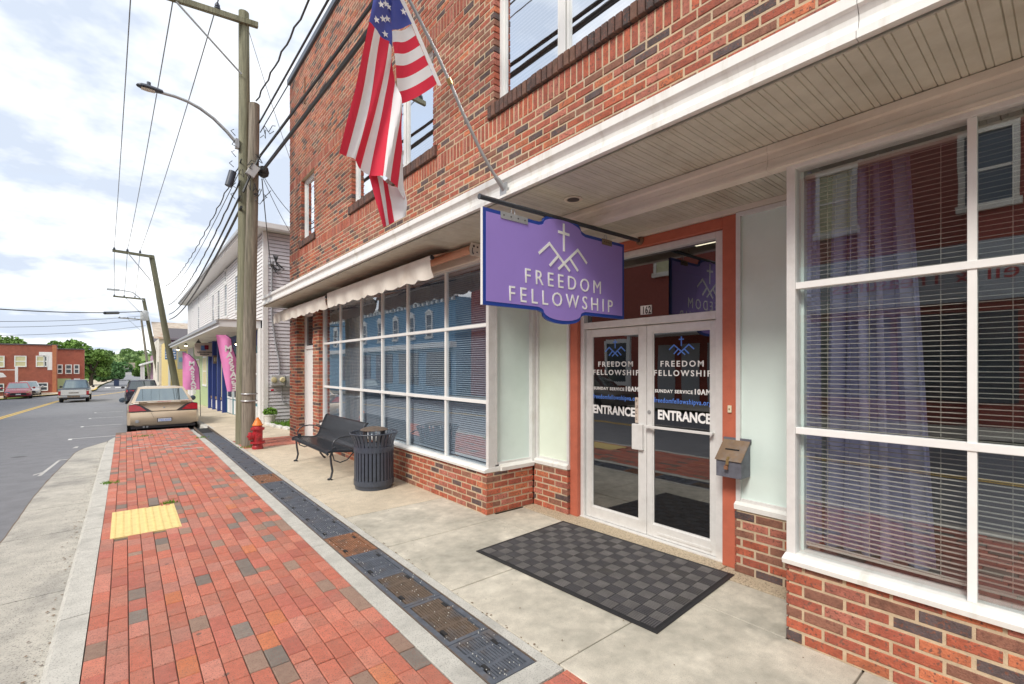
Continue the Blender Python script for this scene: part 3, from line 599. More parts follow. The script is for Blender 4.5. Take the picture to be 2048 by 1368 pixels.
mb = MB(); mb.box((XF+.12, yy+.03, .58), (3.87, yy+.036, 2.94)); mb.build('panel', M['frosted'], f)
mb = MB(); mb.box((XF+.102, 1.10, .54), (3.90, 1.15, 3.03)); mb.build('return_panel', M['frosted'], bld)
# orange surround
mb = MB(); mb.box((XO, 1.812, 0.004), (XD+.1, 1.935, 2.985)); mb.box((XO, 3.60, .004), (XD+.1, 3.713, 2.985)); mb.box((XO, 1.935, 2.895), (XD+.1, 3.60, 2.985)); mb.build('door_surround', M['orange'], bld, bevel=.006)
mb = MB(); mb.box((XO-.03, 1.17, 2.988), (XD+.1, 4.29, 3.031)); mb.build('head_trim', M['cream'], bld)
# transom and door frame
mb = MB(); mb.box((XD-.06, 1.94, .012), (XD+.06, 2.018, 2.89)); mb.box((XD-.06, 3.549, .012), (XD+.06, 3.598, 2.89)); mb.box((XD-.06, 2.018, 2.835), (XD+.06, 3.549, 2.89)); mb.box((XD-.06, 2.018, 2.124), (XD+.06, 3.549, 2.195)); mb.build('door_frame', M['alu'], bld, bevel=.004)
mb = MB(); mb.box((XD+.012, 2.018, 2.195), (XD+.018, 3.549, 2.835)); tr = mb.build('transom', M['glass_door'], bld)
mb = MB(); mb.box((XD+.004, 2.71, 2.232), (XD+.0085, 2.838, 2.322)); mb.build('number_plate', M['letter'], tr); 
for k, ch in enumerate('162'): text(ch, .105, 'house_number', M['letter_dark'], tr, (XD+.003, 2.818-.036*k, 2.24), FACE_X, xs=.62, offset=.002)
mb = MB(); mb.box((XD-.07, 1.94, .005), (XD+.14, 3.6, .016)); mb.build('threshold', M['alu'], bld)
def door(y0, y1, g0, g1, near):
    x0, x1 = XD-.024, XD+.024
    mb = MB(); mb.box((x0, y0, .02), (x1, g0, 2.118)); mb.box((x0, g1, .02), (x1, y1, 2.118)); mb.box((x0, g0, 2.045), (x1, g1, 2.118)); mb.box((x0, g0, .02), (x1, g1, .145))
    d = mb.build('entrance_door', M['alu'], bld, bevel=.004)
    mb = MB(); mb.box((XD-.003, g0-.01, .135), (XD+.003, g1+.01, 2.055)); mb.build('pane', M['glass_door'], d)
    mb = MB(); s = .012
    for za, zb, ya, yb in ((.145, .157, g0, g1), (2.033, 2.045, g0, g1), (.157, 2.033, g0, g0+s), (.157, 2.033, g1-s, g1)): mb.box((x0+.012, ya, za), (XD-.004, yb, zb))
    mb.build('glazing_bead', M['alu'], d)
    return d
dl_ = door(2.749, 3.545, 2.841, 3.464, 0); dr_ = door(2.022, 2.744, 2.083, 2.683, 1)
xt = XD-.0045
def emblem(par, cy, z, w, m):       # cross above two crossing chevrons, drawn in the plane x = xt
    mb = MB(); k = w/.56; st = .017*k*1.5
    lev = [0]
    def seg(a, b):
        lev[0] += .00025; xt = XD-.0045-lev[0]; a, b = Vector(a)*k, Vector(b)*k; t = (b-a).normalized(); n = Vector((-t.y, t.x))*st*.5
        mb.extr([(xt, cy-p.x, z+p.y) for p in (a+n, b+n, b-n, a-n)], (.002, 0, 0))
    for a, b in (((0,.36),(0,.16)), ((-.055,.30),(.055,.30)), ((-.28,.09),(-.165,.19)), ((-.172,.19),(.085,-.02)), ((.28,.09),(.165,.19)), ((.172,.19),(-.085,-.02)), ((-.07,.10),(-.17,.0)), ((.07,.10),(.17,.0))): seg(a, b)
    mb.build('emblem', m, par)
def door_text(d, y0, y1, dz):
    c = (y0+y1)/2; w = y1-y0
    T = lambda s, size, nm, m, y, z, width, off=0, sp=1.15: text(s, size, nm, M[m], d, (xt, y, z), FACE_X, spacing=sp, offset=off, width=width)
    T('FREEDOM', .078, 'lettering', 'letter', c+.225*w/.6, 1.705+dz, .45*w/.6, .0012, 1.35); T('FELLOWSHIP', .078, 'lettering', 'letter', y1, 1.615+dz, w, .0012, 1.35)
    T('SUNDAY SERVICE', .044, 'lettering', 'letter', y1-.01, 1.45+dz, w*.68, .0012, 1.2); T('10AM', .068, 'lettering', 'letter', y0+w*.27, 1.448+dz, w*.26, .0022)
    T('freedomfellowshipva.org', .066, 'web_address', 'letter_blue', y1, 1.352+dz, w*1.0, .0008); T('ENTRANCE', .125, 'lettering', 'letter', y1-(.0 if d is dl_ else .045), 1.19+dz, w*.92, .0045, 1.02)
    emblem(d, c, 1.825+dz, .26*w/.6, M['letter_blue'])
door_text(dl_, 2.849, 3.458, 0); door_text(dr_, 2.083, 2.674, 0)
mb = MB(); mb.box((XD-.062, 2.775, .862), (XD-.026, 2.90, 1.122)); mb.build('pull_handle', M['alu'], dl_, bevel=.006)
mb = MB(); mb.box((xt-.004, 2.852, 1.128), (xt, 2.895, 1.388)); ps = mb.build('pull_sticker', M['sign_cream'], dl_)
for k, ch in enumerate('PULL'): text(ch, .045, 'sticker_lettering', M['letter_dark'], ps, (xt-.006, 2.886, 1.335-.058*k), FACE_X, xs=.8)
mb = MB(); mb.box((XD-.085, 2.04, 1.098), (XD-.06, 2.735, 1.122)); mb.box((XD-.06, 2.045, 1.1), (XD-.0245, 2.065, 1.12)); mb.box((XD-.06, 2.70, 1.1), (XD-.0245, 2.725, 1.12)); mb.build('push_bar', M['alu'], dr_, bevel=.003)
mb = MB(); mb.lathe([(.02, -.008), (.018, -.012)], (XD-.02, 2.715, 1.25), 16, axis='x'); mb.build('lock', M['galv'], dr_)
mb = MB(); mb.box((XD-.032, 2.07, .055), (XD-.0245, 2.62, .075)); mb.build('kick_strip', M['alu'], dr_)
bell = MB(); bell.box((XO-.014, 1.85, 1.315), (XO-.001, 1.882, 1.375)); be = bell.build('door_bell', M['ivory'], bld, bevel=.003)
mb = MB(); mb.lathe([(.007, -.003), (.006, -.006)], (XO-.013, 1.866, 1.345), 10, axis='x'); mb.build('button', M['brass'], be)
# far exit door between the piers
mb = MB(); mb.box((3.30, 10.56, .0), (3.38, 10.66, 2.96)); mb.box((3.30, 11.66, 0), (3.38, 11.76, 2.96)); mb.box((3.30, 10.66, 2.12), (3.38, 11.66, 2.2)); mb.box((3.30, 10.66, 2.88), (3.38, 11.66, 2.96)); ef = mb.build('exit_frame', M['trim'], bld)
mb = MB(); mb.box((3.33, 10.66, 2.2), (3.34, 11.66, 2.88)); et = mb.build('transom', M['glass_dark'], ef); text('EXIT', .13, 'lettering', M['letter'], et, (3.326, 11.25, 2.26), FACE_X, offset=.003)
mb = MB(); mb.box((3.325, 10.663, .02), (3.365, 11.657, 2.117)); ed = mb.build('exit_door', M['trim'], bld)
mb = MB()
for za, zb in ((.15, .95), (1.1, 1.95)):
    for ya, yb in ((10.78, 11.12), (11.2, 11.54)): mb.box((3.32, ya, za), (3.3245, yb, zb))
mb.build('door_panel', M['trim'], ed, bevel=.004)
mb = MB(); mb.lathe([(.02, 0), (.03, -.03), (.018, -.05)], (3.324, 10.74, 1.0), 12, axis='x'); mb.build('handle', M['brass'], ed)
# ------------------------------------------------------------------ hanging sign
SY = 2.76
rod = thing('sign_rod', 'long black pipe projecting from the orange door frame above the purple sign', 'sign bracket', (3.9, SY, 2.945))
mb = MB(); mb.tube([(1.985, SY, 2.938), (3.94, SY, 2.952)], .0185, 14); mb.tube([(1.975, SY, 2.938), (1.984, SY, 2.938)], .021, 14); mb.build('pipe', M['black_metal'], rod, smooth=True)
mb = MB(); mb.lathe([(.042, 0), (.042, -.012), (.024, -.03)], (3.939, SY, 2.952), 16, axis='x'); mb.build('flange', M['rust'], rod, smooth=True)
mb = MB(); mb.box((3.235, SY-.03, 3.118), (3.285, SY+.03, 3.126)); mb.tube([(3.26, SY, 3.12), (3.262, SY, 3.06), (3.245, SY, 3.035), (3.26, SY, 3.01), (3.275, SY, 3.0), (3.262, SY, 2.97)], .004, 6); mb.build('hook', M['rust'], rod)
sg = thing('hanging_sign', 'purple church sign with blue edge hanging from the black pipe', 'sign', (2.83, SY, 2.9))
def sign_outline(i):
    def arc(cx, z0, up, w, h):
        out = []
        for k in range(13):
            a = math.pi*k/12; x = -math.cos(a); zz = math.sin(a)**.85
            out.append((cx + x*w, z0 + up*zz*h))
        return out
    P = [(2.0+i, 2.155+i), (2.55, 2.155+i), (2.585, 2.145+i)] + arc(2.83, 2.135+i, -1, .225+.0*i, .075) + [(3.075, 2.145+i), (3.11, 2.155+i), (3.66-i, 2.155+i)]
    P += [(3.66-i, 2.866-i), (3.11, 2.866-i), (3.075, 2.876-i)] + [(2*2.83-x, z) for x, z in arc(2.83, 2.886-i, 1, .225, .072)] + [(2.585, 2.876-i), (2.55, 2.866-i), (2.0+i, 2.866-i)]
    return P
mb = MB(); mb.extr([(x, SY-.012, z) for x, z in sign_outline(0)], (0, .024, 0)); mb.build('board', M['navy'], sg)
mb = MB(); mb.extr([(x, SY-.0145, z) for x, z in sign_outline(.028)], (0, .002, 0)); mb.extr([(x, SY+.0125, z) for x, z in sign_outline(.028)], (0, .002, 0)); mb.build('face', M['purple'], sg)
mb = MB(); mb.box((1.996, SY-.012, 2.155), (1.9995, SY+.012, 2.866)); mb.build('edge_strip', M['trim'], sg)
yf = SY-.0165
text('FREEDOM', .165, 'lettering', M['letter'], sg, (2.405, yf, 2.36), FACE_Y, spacing=1.5, offset=.0, width=.91)
text('FELLOWSHIP', .165, 'lettering', M['letter'], sg, (2.245, yf, 2.205), FACE_Y, spacing=1.5, offset=.0, width=1.24)
mb = MB(); lev = [0]
def seg(a, b, w=.0225):
    lev[0] += .0003; yf = SY-.0165-lev[0]
    a, b = Vector(a), Vector(b); t = (b-a).normalized(); n = Vector((-t.y, t.x))*w/2; a -= t*.004; b += t*.004
    mb.extr([(p.x, yf-.001, p.y) for p in (a+n, b+n, b-n, a-n)], (0, .002, 0))
for a, b in (((2.835,2.90),(2.838,2.675)), ((2.772,2.825),(2.90,2.82)), ((2.552,2.612),(2.672,2.712)), ((2.664,2.712),(2.905,2.515)), ((3.122,2.612),(3.003,2.712)), ((3.010,2.712),(2.772,2.515)), ((2.768,2.622),(2.672,2.530)), ((2.907,2.622),(3.005,2.530))): seg(a, b)
mb.build('emblem', M['letter'], sg)
for x0, x1, m in ((2.16, 2.43, 'galv'), (3.33, 3.47, 'dropwood')):
    mb = MB(); mb.box((x0, SY-.02, 2.815), (x1, SY-.0165, 2.868)); mb.box((x0, SY+.0165, 2.815), (x1, SY+.02, 2.868))
    pl = mb.build('strap_plate', M[m], sg); mb = MB()
    for k in range(4): mb.tube([(x0+.03+k*(x1-x0-.06)/3, SY-.0215, 2.842), (x0+.03+k*(x1-x0-.06)/3, SY-.0195, 2.842)], .006, 8)
    mb.build('bolt', M['black'], pl)
    mb = MB(); xm = (x0+x1)/2; mb.tube([(xm+.018*math.sin(a*.6), SY+.014*math.cos(a*.6)*0, 2.888+.026*math.cos(a*.6)) for a in range(11)], .0042, 6); mb.build('eye_hook', M['galv'], sg)
# ------------------------------------------------------------------ flag
FY = 3.124
fl = thing('flag', 'american flag hanging on a slanted silver pole from the white canopy edge', 'flag', (2.49, FY, 3.27))
pp = [(2.47,3.250),(2.374,3.34),(2.245,3.49),(2.073,3.735),(1.956,3.926),(1.822,4.125),(1.694,4.29),(1.50,4.53),(1.2,4.90),(.95,5.2)]
mb = MB(); mb.tube([(x, FY, z) for x, z in pp], [.0135]*4+[.0125]*6, 12); po = mb.build('flagpole', M['galv'], fl, smooth=True)
mb = MB(); mb.tube([(1.965, FY, 3.912), (1.94, FY, 3.95)], .021, 12); mb.build('ring', M['brass'], po)
mb = MB(); mb.tube([(2.505, FY, 3.215), (2.43, FY, 3.29)], .022, 12); mb.tube([(2.445, FY, 3.275), (2.405, FY, 3.305)], .019, 12); mb.box((2.487, FY-.045, 3.15), (2.50, FY+.045, 3.27)); mb.build('bracket', M['galv'], fl, smooth=True)
def lerp(P, t):
    t *= len(P)-1; i = min(int(t), len(P)-2); f = t-i; return tuple(a+(b-a)*f for a, b in zip(P[i], P[i+1]))
Lf = [(1.40,4.95),(1.307,4.27),(1.261,4.03),(1.215,3.79),(1.167,3.535),(1.11,3.30),(1.058,3.072)]
Rt = [(1.56,5.02),(1.455,4.27),(1.467,4.004),(1.49,3.82),(1.513,3.627),(1.541,3.275),(1.564,2.917)]
NR, NC, SW = 64, 40, .0625; rows = []
def fp_(t, j):
    a, b = lerp(Lf, t), lerp(Rt, t); x = min(a[0]+j*SW/4*(.9+.1*t), b[0]); s = (x-a[0])/max(.01, b[0]-a[0]); q = (x-a[0])/.5
    z = a[1]+(b[1]-a[1])*s + t**3*(.045*math.sin(math.pi*s)+.018*math.sin(s*9.4))
    y = FY-.06 - .042*math.sin(q*8.5+.6+t*.9)*(.35+.65*t) - .02*math.sin(q*17+t*3.4) - .008*math.sin(q*31+t*7) + .05*s**3
    return (x + .012*math.sin(t*9+s*4)*s*(1-s)*4, y, z)
for i in range(NR+1): rows.append([fp_(i/NR, j) for j in range(NC+1)])
CZ = .335
def fm(i, j): return 2 if i/NR < CZ + .03*(j/NC) else (j//4) % 2
mb = MB(); mb.grid(rows, fm=fm); ck = mb.build('cloth', [M['fl_red'], M['fl_white'], M['fl_blue']], fl, smooth=True, fix=False)
# hoist side: the lower stripes running back to the pole
HL = [(1.42,4.95),(1.44,4.60),(1.455,4.25),(1.46,4.10)] ; HR = [(1.02,5.08),(1.22,4.80),(1.44,4.50),(1.62,4.22)]
rows = [[(lambda a, b, s: (a[0]+(b[0]-a[0])*s, FY+.0-.015*math.sin(s*6+k), a[1]+(b[1]-a[1])*s))(lerp(HL, k/8), lerp(HR, k/8), s/8) for s in range(9)] for k in range(9)]
mb = MB(); mb.grid(rows, 0); mb.build('canton', M['fl_blue'], fl, smooth=True, fix=False)
HL = [(1.46,4.10),(1.49,3.86),(1.521,3.60)]; HR = [(1.622,4.22),(1.73,4.045),(1.838,3.868)]
rows = [[(lambda a, b, s: (a[0]+(b[0]-a[0])*s, FY+.0-.02*math.sin(s*6+k*.15)*(1-s), a[1]+(b[1]-a[1])*s - .02*math.sin(s*3.1)))(lerp(HL, k/24), lerp(HR, k/24), s/10) for s in range(11)] for k in range(25)]
mb = MB(); mb.grid(rows, fm=lambda i, j: (i//4+1) % 2); mb.build('hoist_stripes', [M['fl_red'], M['fl_white']], fl, smooth=True, fix=False)
mb = MB(); hd = [(1.06,5.1),(1.30,4.72),(1.50,4.42),(1.632,4.222),(1.855,3.855)]; mb.grid([[(x-.012, FY-.006, z), (x+.022, FY-.006, z+.014)] for x, z in hd]); mb.build('header', M['fl_white'], fl, fix=False)
# drooping fly corner underneath
TL = [(1.30,3.06),(1.345,2.87),(1.40,2.685)]; TR = [(1.565,3.0),(1.585,2.9),(1.575,2.80)]
rows = [[(lambda a, b, s: (a[0]+(b[0]-a[0])*s, FY+.02-.03*math.sin(s*7+k*.1), a[1]+(b[1]-a[1])*s))(lerp(TL, k/16), lerp(TR, k/16), s/15) for s in range(16)] for k in range(17)]
mb = MB(); mb.grid(rows, fm=lambda i, j: (0, 1, 0, 1, 1)[min(4, j//3)]); mb.build('fly_corner', [M['fl_red'], M['fl_white']], fl, smooth=True, fix=False)
def star(x, y, z, r, tilt=0):
    mb = MB(); p = []
    for k in range(10):
        a = math.pi/2 + k*math.pi/5 + tilt; q = r if k % 2 == 0 else r*.42; p.append((x+q*math.cos(a), y, z+q*math.sin(a)))
    mb.extr([(q[0], q[1]-.001, q[2]) for q in p], (0, .002, 0)); mb.build('star', M['fl_white'], ck)
sp = [(751,22),(764,17),(776,14),(772,38),(758,44),(742,49),(766,68),(748,-6),(762,-12),(777,-18),(752,-34),(768,-40)]
for u, v in sp:
    X = 1.307+(u-740)*.0037; Z = 4.246+(u-740)*.0019-v*.00385; best = min((abs(q[0]-X)+abs(q[2]-Z), q[1]) for t in range(0, 28) for q in [fp_(t/64, k) for k in range(41)])
    star(X, best[1]-.012, Z, .026, .25)
star(1.55, FY-.022, 4.27, .026, .2); star(1.50, FY-.024, 4.42, .026, .2)
# ------------------------------------------------------------------ awning
aw = thing('awning', 'rolled up cream canvas awning with scalloped valance over the long window', 'awning', (3.1, 8.4, 3.0))
mb = MB(); mb.tube([(3.085, 4.46, 3.062), (3.085, 12.3, 3.062)], .048, 16); mb.build('roller', M['roller'], aw, smooth=True)
for (y0, y1, xb, zb) in ((4.84, 8.50, 2.785, 2.992), (8.58, 12.36, 2.78, 2.955)):
    mb = MB(); mb.tube([(xb, y0, zb), (xb, y1, zb)], .022, 12); mb.build('front_bar', M['white_metal'], aw, smooth=True)
    mb = MB(); n = 60
    mb.grid([[(3.06, y0+(y1-y0)*i/n, 3.112), (2.93, y0+(y1-y0)*i/n, 3.062+.006*math.sin(i*.7)), (xb, y0+(y1-y0)*i/n, zb+.024)] for i in range(n+1)]); mb.build('canvas', M['roller' if y0 < 5 else 'awning'], aw, smooth=True, fix=False)
    mb = MB(); n = 150; rows = []
    for i in range(n+1):
        y = y0+.01+(y1-y0-.02)*i/n; d = (.225 if y0 < 6 else .19) + .028*abs(math.sin((y-y0)*math.pi/.305)) ; w = lambda k: .014*math.sin(y*11+1.3*math.sin(y*2.3))*k
        rows.append([(xb-.022, y, zb+.02), (xb-.024+w(.3), y, zb-.05), (xb-.02+w(.8), y, zb-d*.6), (xb-.012+w(1.5)+.02*math.exp(-(y-y0)*9), y, zb-d)])
    mb.grid(rows); mb.build('valance', M['awning'], aw, smooth=True, fix=False)
    mb = MB(); mb.tube([(3.08, y0+.6, 3.0), (2.86, (y0+y1)/2, 2.98), (xb, y0+.9, zb-.02)], .013, 8); mb.tube([(3.08, y1-.6, 3.0), (2.86, (y0+y1)/2+.2, 2.98), (xb, y1-.9, zb-.02)], .013, 8); mb.build('folding_arm', M['slate_metal'], aw)
    for y in (y0, y1): mb = MB(); mb.tube([(xb, y-.008, zb), (xb, y+.008, zb)], .027, 10); mb.build('end_cap', M['tail_dark'], aw)
for y in (4.40, 12.3):
    mb = MB(); mb.extr([(3.18, y, 2.975), (3.03, y, 2.975), (3.02, y, 3.05), (3.04, y, 3.124), (3.18, y, 3.124)], (0, .012, 0)); mb.box((3.165, y, 2.96), (3.184, y+.09, 3.128)); b_ = mb.build('bracket', M['cream'], aw, bevel=.003)
    mb = MB()
    for x, z, r in ((3.075, 3.085, .014), (3.125, 3.08, .011), (3.12, 3.02, .009), (3.06, 3.01, .008)): mb.tube([(x, y-.0025, z), (x, y+.002, z)], r, 10)
    mb.tube([(3.05, y-.012, 3.06), (3.045, y-.016, 3.02), (3.055, y-.016, 2.985), (3.065, y-.012, 3.0)], .005, 6); mb.build('crank_eye', M['tail_dark'], b_)
# ------------------------------------------------------------------ doormat
mt = lthing('doormat', 'large dark grey ribbed rubber doormat in front of the glass doors', 'doormat', (3.155, 2.648, .004), R(3.6))
W_, H_ = .615, .915
mb = MB(); mb.extr([(-W_, -H_, 0), (W_, -H_, 0), (W_, H_, 0), (-W_, H_, 0)], (0, 0, .005)); mb.box((-W_+.03, -H_+.03, .005), (W_-.03, H_-.03, .0075)); mb.build('base', M['black'], mt, bevel=.002)
nx_, ny_ = 11, 16; tx, ty = (2*W_-.075)/nx_, (2*H_-.075)/ny_; A_, B_ = MB(), MB()
for i in range(nx_):
    for j in range(ny_):
        x0, y0 = -W_+.0375+i*tx, -H_+.0375+j*ty; q = (i+j) % 2
        for k in range(6):
            if q: A_.box((x0+.003+k*(tx-.004)/6, y0+.004, .0075), (x0+.003+k*(tx-.004)/6+.0075, y0+ty-.004, .0115))
            else: B_.box((x0+.004, y0+.003+k*(ty-.004)/6, .0075), (x0+tx-.004, y0+.003+k*(ty-.004)/6+.011, .0115))
A_.build('dusty_ribs', M['matrib'], mt, kind='stuff'); B_.build('dark_ribs', M['matrub'], mt, kind='stuff')
# ------------------------------------------------------------------ drop box
bx = thing('drop_box', 'grey metal drop box with worn brown lid and padlock on the orange post', 'mailbox', (3.93, 1.8, .8))
yb0, yb1 = 1.70, 1.905
mb = MB(); mb.extr([(3.775, yb0, .802), (3.939, yb0, .802), (3.939, yb0, 1.098), (3.925, yb0, 1.085), (3.775, yb0, .945)], (0, yb1-yb0, 0)); mb.build('body', M['dropbox'], bx, bevel=.003)
mb = MB(); mb.extr([(3.762, yb0-.006, .938), (3.768, yb0-.006, .947), (3.922, yb0-.006, 1.092), (3.928, yb0-.006, 1.084)], (0, yb1-yb0+.012, 0)); ld = mb.build('lid', M['dropwood'], bx)
mb = MB(); mb.extr([(3.838, 1.745, 1.0165), (3.846, 1.745, 1.024), (3.846, 1.745, 1.0265), (3.838, 1.745, 1.019)], (0, .115, 0)); mb.build('slot', M['dark'], ld)
mb = MB(); mb.box((3.921, yb0-.01, 1.085), (3.937, yb1+.01, 1.108)); mb.build('back_rail', M['dropbox'], bx)
mb = MB(); mb.extr([(3.785, 1.795, .9665), (3.787, 1.795, .9695), (3.764, 1.795, .949), (3.756, 1.795, .900), (3.760, 1.795, .900), (3.766, 1.795, .944)], (0, .022, 0)); hs = mb.build('hasp', M['brass'], bx)
mb = MB(); mb.tube([(3.755, 1.798, .905), (3.742, 1.80, .912), (3.744, 1.812, .912), (3.755, 1.815, .9)], .003, 6); mb.box((3.736, 1.792, .872), (3.75, 1.822, .900)); mb.build('padlock', M['rust'], hs)
# ------------------------------------------------------------------ bench
be = lthing('bench', 'black slatted metal bench with curled arms against the long window', 'bench', (0, 0, 0))
pts = [(2.335,.385),(2.318,.40),(2.325,.425),(2.36,.436),(2.45,.43),(2.56,.418),(2.65,.408),(2.71,.412),(2.75,.432),(2.78,.475),(2.815,.56),(2.855,.66),(2.895,.76),(2.915,.80),(2.935,.812),(2.95,.80)]
def ribbon(y, w, th=.006):
    mb = MB(); rows = []
    for i, p in enumerate(pts):
        a, b = Vector(pts[max(0, i-1)]), Vector(pts[min(len(pts)-1, i+1)]); t = (b-a).normalized(); n = Vector((-t.y, t.x))*th
        rows.append([(p[0]-n.x, y-w/2, p[1]-n.y), (p[0]+n.x, y-w/2, p[1]+n.y), (p[0]+n.x, y+w/2, p[1]+n.y), (p[0]-n.x, y+w/2, p[1]-n.y), (p[0]-n.x, y-w/2, p[1]-n.y)])
    mb.grid(rows); mb.face(rows[0][:4]); mb.face(rows[-1][:4]); return mb
sm_ = ribbon(0, .017).data('slat', M['black_metal'])
y = 7.16
while y < 8.98: o = bpy.data.objects.new('slat', sm_); link(o, be); o.location.y = y; y += .0405
for y in (7.13, 8.995): ribbon(y, .03, .018).build('side_frame', M['black_metal'], be, bevel=.003)
mb = MB(); mb.tube([(2.36, 7.13, .415), (2.36, 8.99, .415)], .012, 8); mb.tube([(2.70, 7.13, .392), (2.70, 8.99, .392)], .012, 8); mb.tube([(2.90, 7.13, .74), (2.90, 8.99, .74)], .012, 8); mb.build('cross_bar', M['black_metal'], be)
for y in (7.15, 8.97):
    s = -1 if y < 8 else 1
    mb = MB(); mb.tube([(2.40, y, .415), (2.375, y, .36), (2.385, y, .25), (2.405, y, .13), (2.385, y, .04), (2.355, y, .012), (2.335, y, .02)], .016, 10); mb.tube([(2.385, y-.03, .008), (2.385, y+.03, .008)], .014, 8); mb.build('leg', M['black_metal'], be, smooth=True)
    mb = MB(); mb.tube([(2.74, y, .41), (2.775, y, .33), (2.76, y, .22), (2.80, y, .10), (2.85, y, .03), (2.88, y, .012)], .016, 10); mb.tube([(2.87, y-.03, .008), (2.87, y+.03, .008)], .014, 8); mb.build('leg', M['black_metal'], be, smooth=True)
    mb = MB(); mb.tube([(2.40, y, .40), (2.43, y, .29), (2.52, y, .245), (2.63, y, .275), (2.72, y, .37), (2.75, y, .41)], .010, 8); mb.build('leg_brace', M['black_metal'], be, smooth=True)
    ar = [(2.455, .47), (2.43, .49), (2.405, .47), (2.40, .52), (2.43, .585), (2.50, .625), (2.60, .635), (2.70, .625), (2.78, .59), (2.83, .57)]
    mb = MB(); mb.tube([(x, y+s*.01, z) for x, z in ar], .011, 10); mb.tube([(2.43, y+s*.01-.02, .462), (2.43, y+s*.01+.02, .462)], .028, 12); mb.build('armrest', M['black_metal'], be, smooth=True)
# ------------------------------------------------------------------ litter bin
tcn = lthing('litter_bin', 'round dark slatted metal litter bin with rusty domed lid beside the bench', 'bin', (2.725, 6.37, 0))
prof = [(.262,.05),(.262,.30),(.262,.52),(.262,.585),(.268,.63),(.285,.69),(.312,.745),(.325,.77)]
mb = MB(); rows = []
for r_, z in prof: w = .019; rows.append([(r_, -w, z), (r_+.007, -w, z), (r_+.007, w, z), (r_, w, z), (r_, -w, z)])
mb.grid(rows); mb.face(rows[-1][:4]); sl = mb.data('slat', M['slate_metal'])
for k in range(32): o = bpy.data.objects.new('slat', sl); link(o, tcn); o.rotation_euler.z = 2*math.pi*k/32
for z0, z1 in ((.515,.59),(.055,.125)): mb = MB(); mb.lathe([(.272,z0),(.276,z0),(.276,z1),(.272,z1)], (0,0,0), 48); mb.build('band', M['slate_metal'], tcn, smooth=True)
mb = MB(); mb.tube([(.328*math.cos(a*math.pi/24), .328*math.sin(a*math.pi/24), .772) for a in range(49)], .009, 8); mb.build('rim', M['slate_metal'], tcn, smooth=True)
mb = MB(); mb.lathe([(.02,.03),(.24,.03),(.245,.60),(.235,.60),(.23,.06)], (0,0,0), 32); mb.build('liner', M['dark'], tcn, smooth=True)
mb = MB(); mb.lathe([(.255,.0),(.262,.05),(.20,.052)], (0,0,0), 32); mb.build('foot', M['slate_metal'], tcn, smooth=True)
mb = MB(); mb.lathe([(.19,.805),(.192,.812),(.15,.835),(.08,.85),(.01,.855)], (0,0,0), 32); lid = mb.build('lid', M['iron_brown'], tcn, smooth=True)
mb = MB()
for k in range(4): a = k*math.pi/2+.5; mb.box((.17*math.cos(a)-.014, .17*math.sin(a)-.014, .56), (.17*math.cos(a)+.014, .17*math.sin(a)+.014, .806))
mb.build('lid_post', M['black_metal'], tcn)
# ------------------------------------------------------------------ hydrant
hy = lthing('fire_hydrant', 'red fire hydrant with an orange cap beside the utility pole', 'fire hydrant', (2.12, 10.86, 0))
mb = MB(); mb.lathe([(.105,0),(.105,.05),(.095,.06),(.092,.115),(.14,.12),(.14,.15),(.092,.155),(.095,.40),(.13,.405),(.13,.435),(.095,.44),(.085,.47),(.085,.49)], (0,0,0), 24); mb.build('barrel', M['red_paint'], hy, smooth=True)
mb = MB(); mb.lathe([(.10,.488),(.10,.50),(.088,.515),(.062,.575),(.045,.60),(.045,.612),(.028,.615),(.026,.65),(.01,.652)], (0,0,0), 20); mb.build('bonnet', M['orange_cap'], hy, smooth=True)
mb = MB(); mb.lathe([(.07,-.08),(.07,-.125),(.083,-.125),(.083,-.165),(.075,-.17),(.02,-.172),(.018,-.20)], (0,0,.27), 18, axis='x'); mb.build('pumper_nozzle', M['red_paint'], hy, smooth=True)
for s in (-1, 1):
    mb = MB(); mb.lathe([(.045,s*.08),(.045,s*.115),(.055,s*.115),(.055,s*.145),(.016,s*.147),(.015,s*.165)], (0,0,.29), 16, axis='y'); mb.build('side_nozzle', M['red_paint'], hy, smooth=True)
mb = MB()
for k in range(8):
    a = k*math.pi/4
    for z in (.158, .438): mb.tube([(.118*math.cos(a), .118*math.sin(a), z-.05), (.118*math.cos(a), .118*math.sin(a), z+.01)], .009, 6)
mb.build('bolt', M['red_paint'], hy)
# ------------------------------------------------------------------ utility poles
def pole_mesh(p0, p1, r0, r1, seed):
    mb = MB(); n = 14; rr = random.Random(seed); off = [rr.uniform(-.012, .012) for _ in range(20)]
    rows = []
    for i in range(22):
        t = i/21; c = [p0[k]+(p1[k]-p0[k])*t for k in range(3)]; r = r0+(r1-r0)*t; c[0] += .012*math.sin(t*5+seed)
        rows.append([(c[0]+r*math.cos(a*2*math.pi/n)*(1+off[a % n]), c[1]+r*math.sin(a*2*math.pi/n)*(1+off[(a+3) % n]), c[2]) for a in range(n+1)])
    mb.grid(rows); mb.face(rows[-1][:-1]); return mb
op = thing('utility_pole', 'cut off weathered grey wooden utility pole behind the red hydrant', 'utility pole', (2.11, 11.45, 0), group='utility poles')
pole_mesh((2.055, 11.45, -.1), (2.165, 11.47, 7.45), .138, .105, 3).build('shaft', M['wood_grey'], op, smooth=True)
mb = MB()
for z in (1.13, .98): mb.tube([(2.055+.016*z+.15*math.cos(a*math.pi/12), 11.45+.15*math.sin(a*math.pi/12), z-.012) for a in range(25)], .014, 6)
mb.build('steel_strap', M['galv'], op)
npz = thing('utility_pole', 'tall green treated wooden utility pole with a crossarm behind the cut pole', 'utility pole', (2.0, 11.86, 0), group='utility poles')
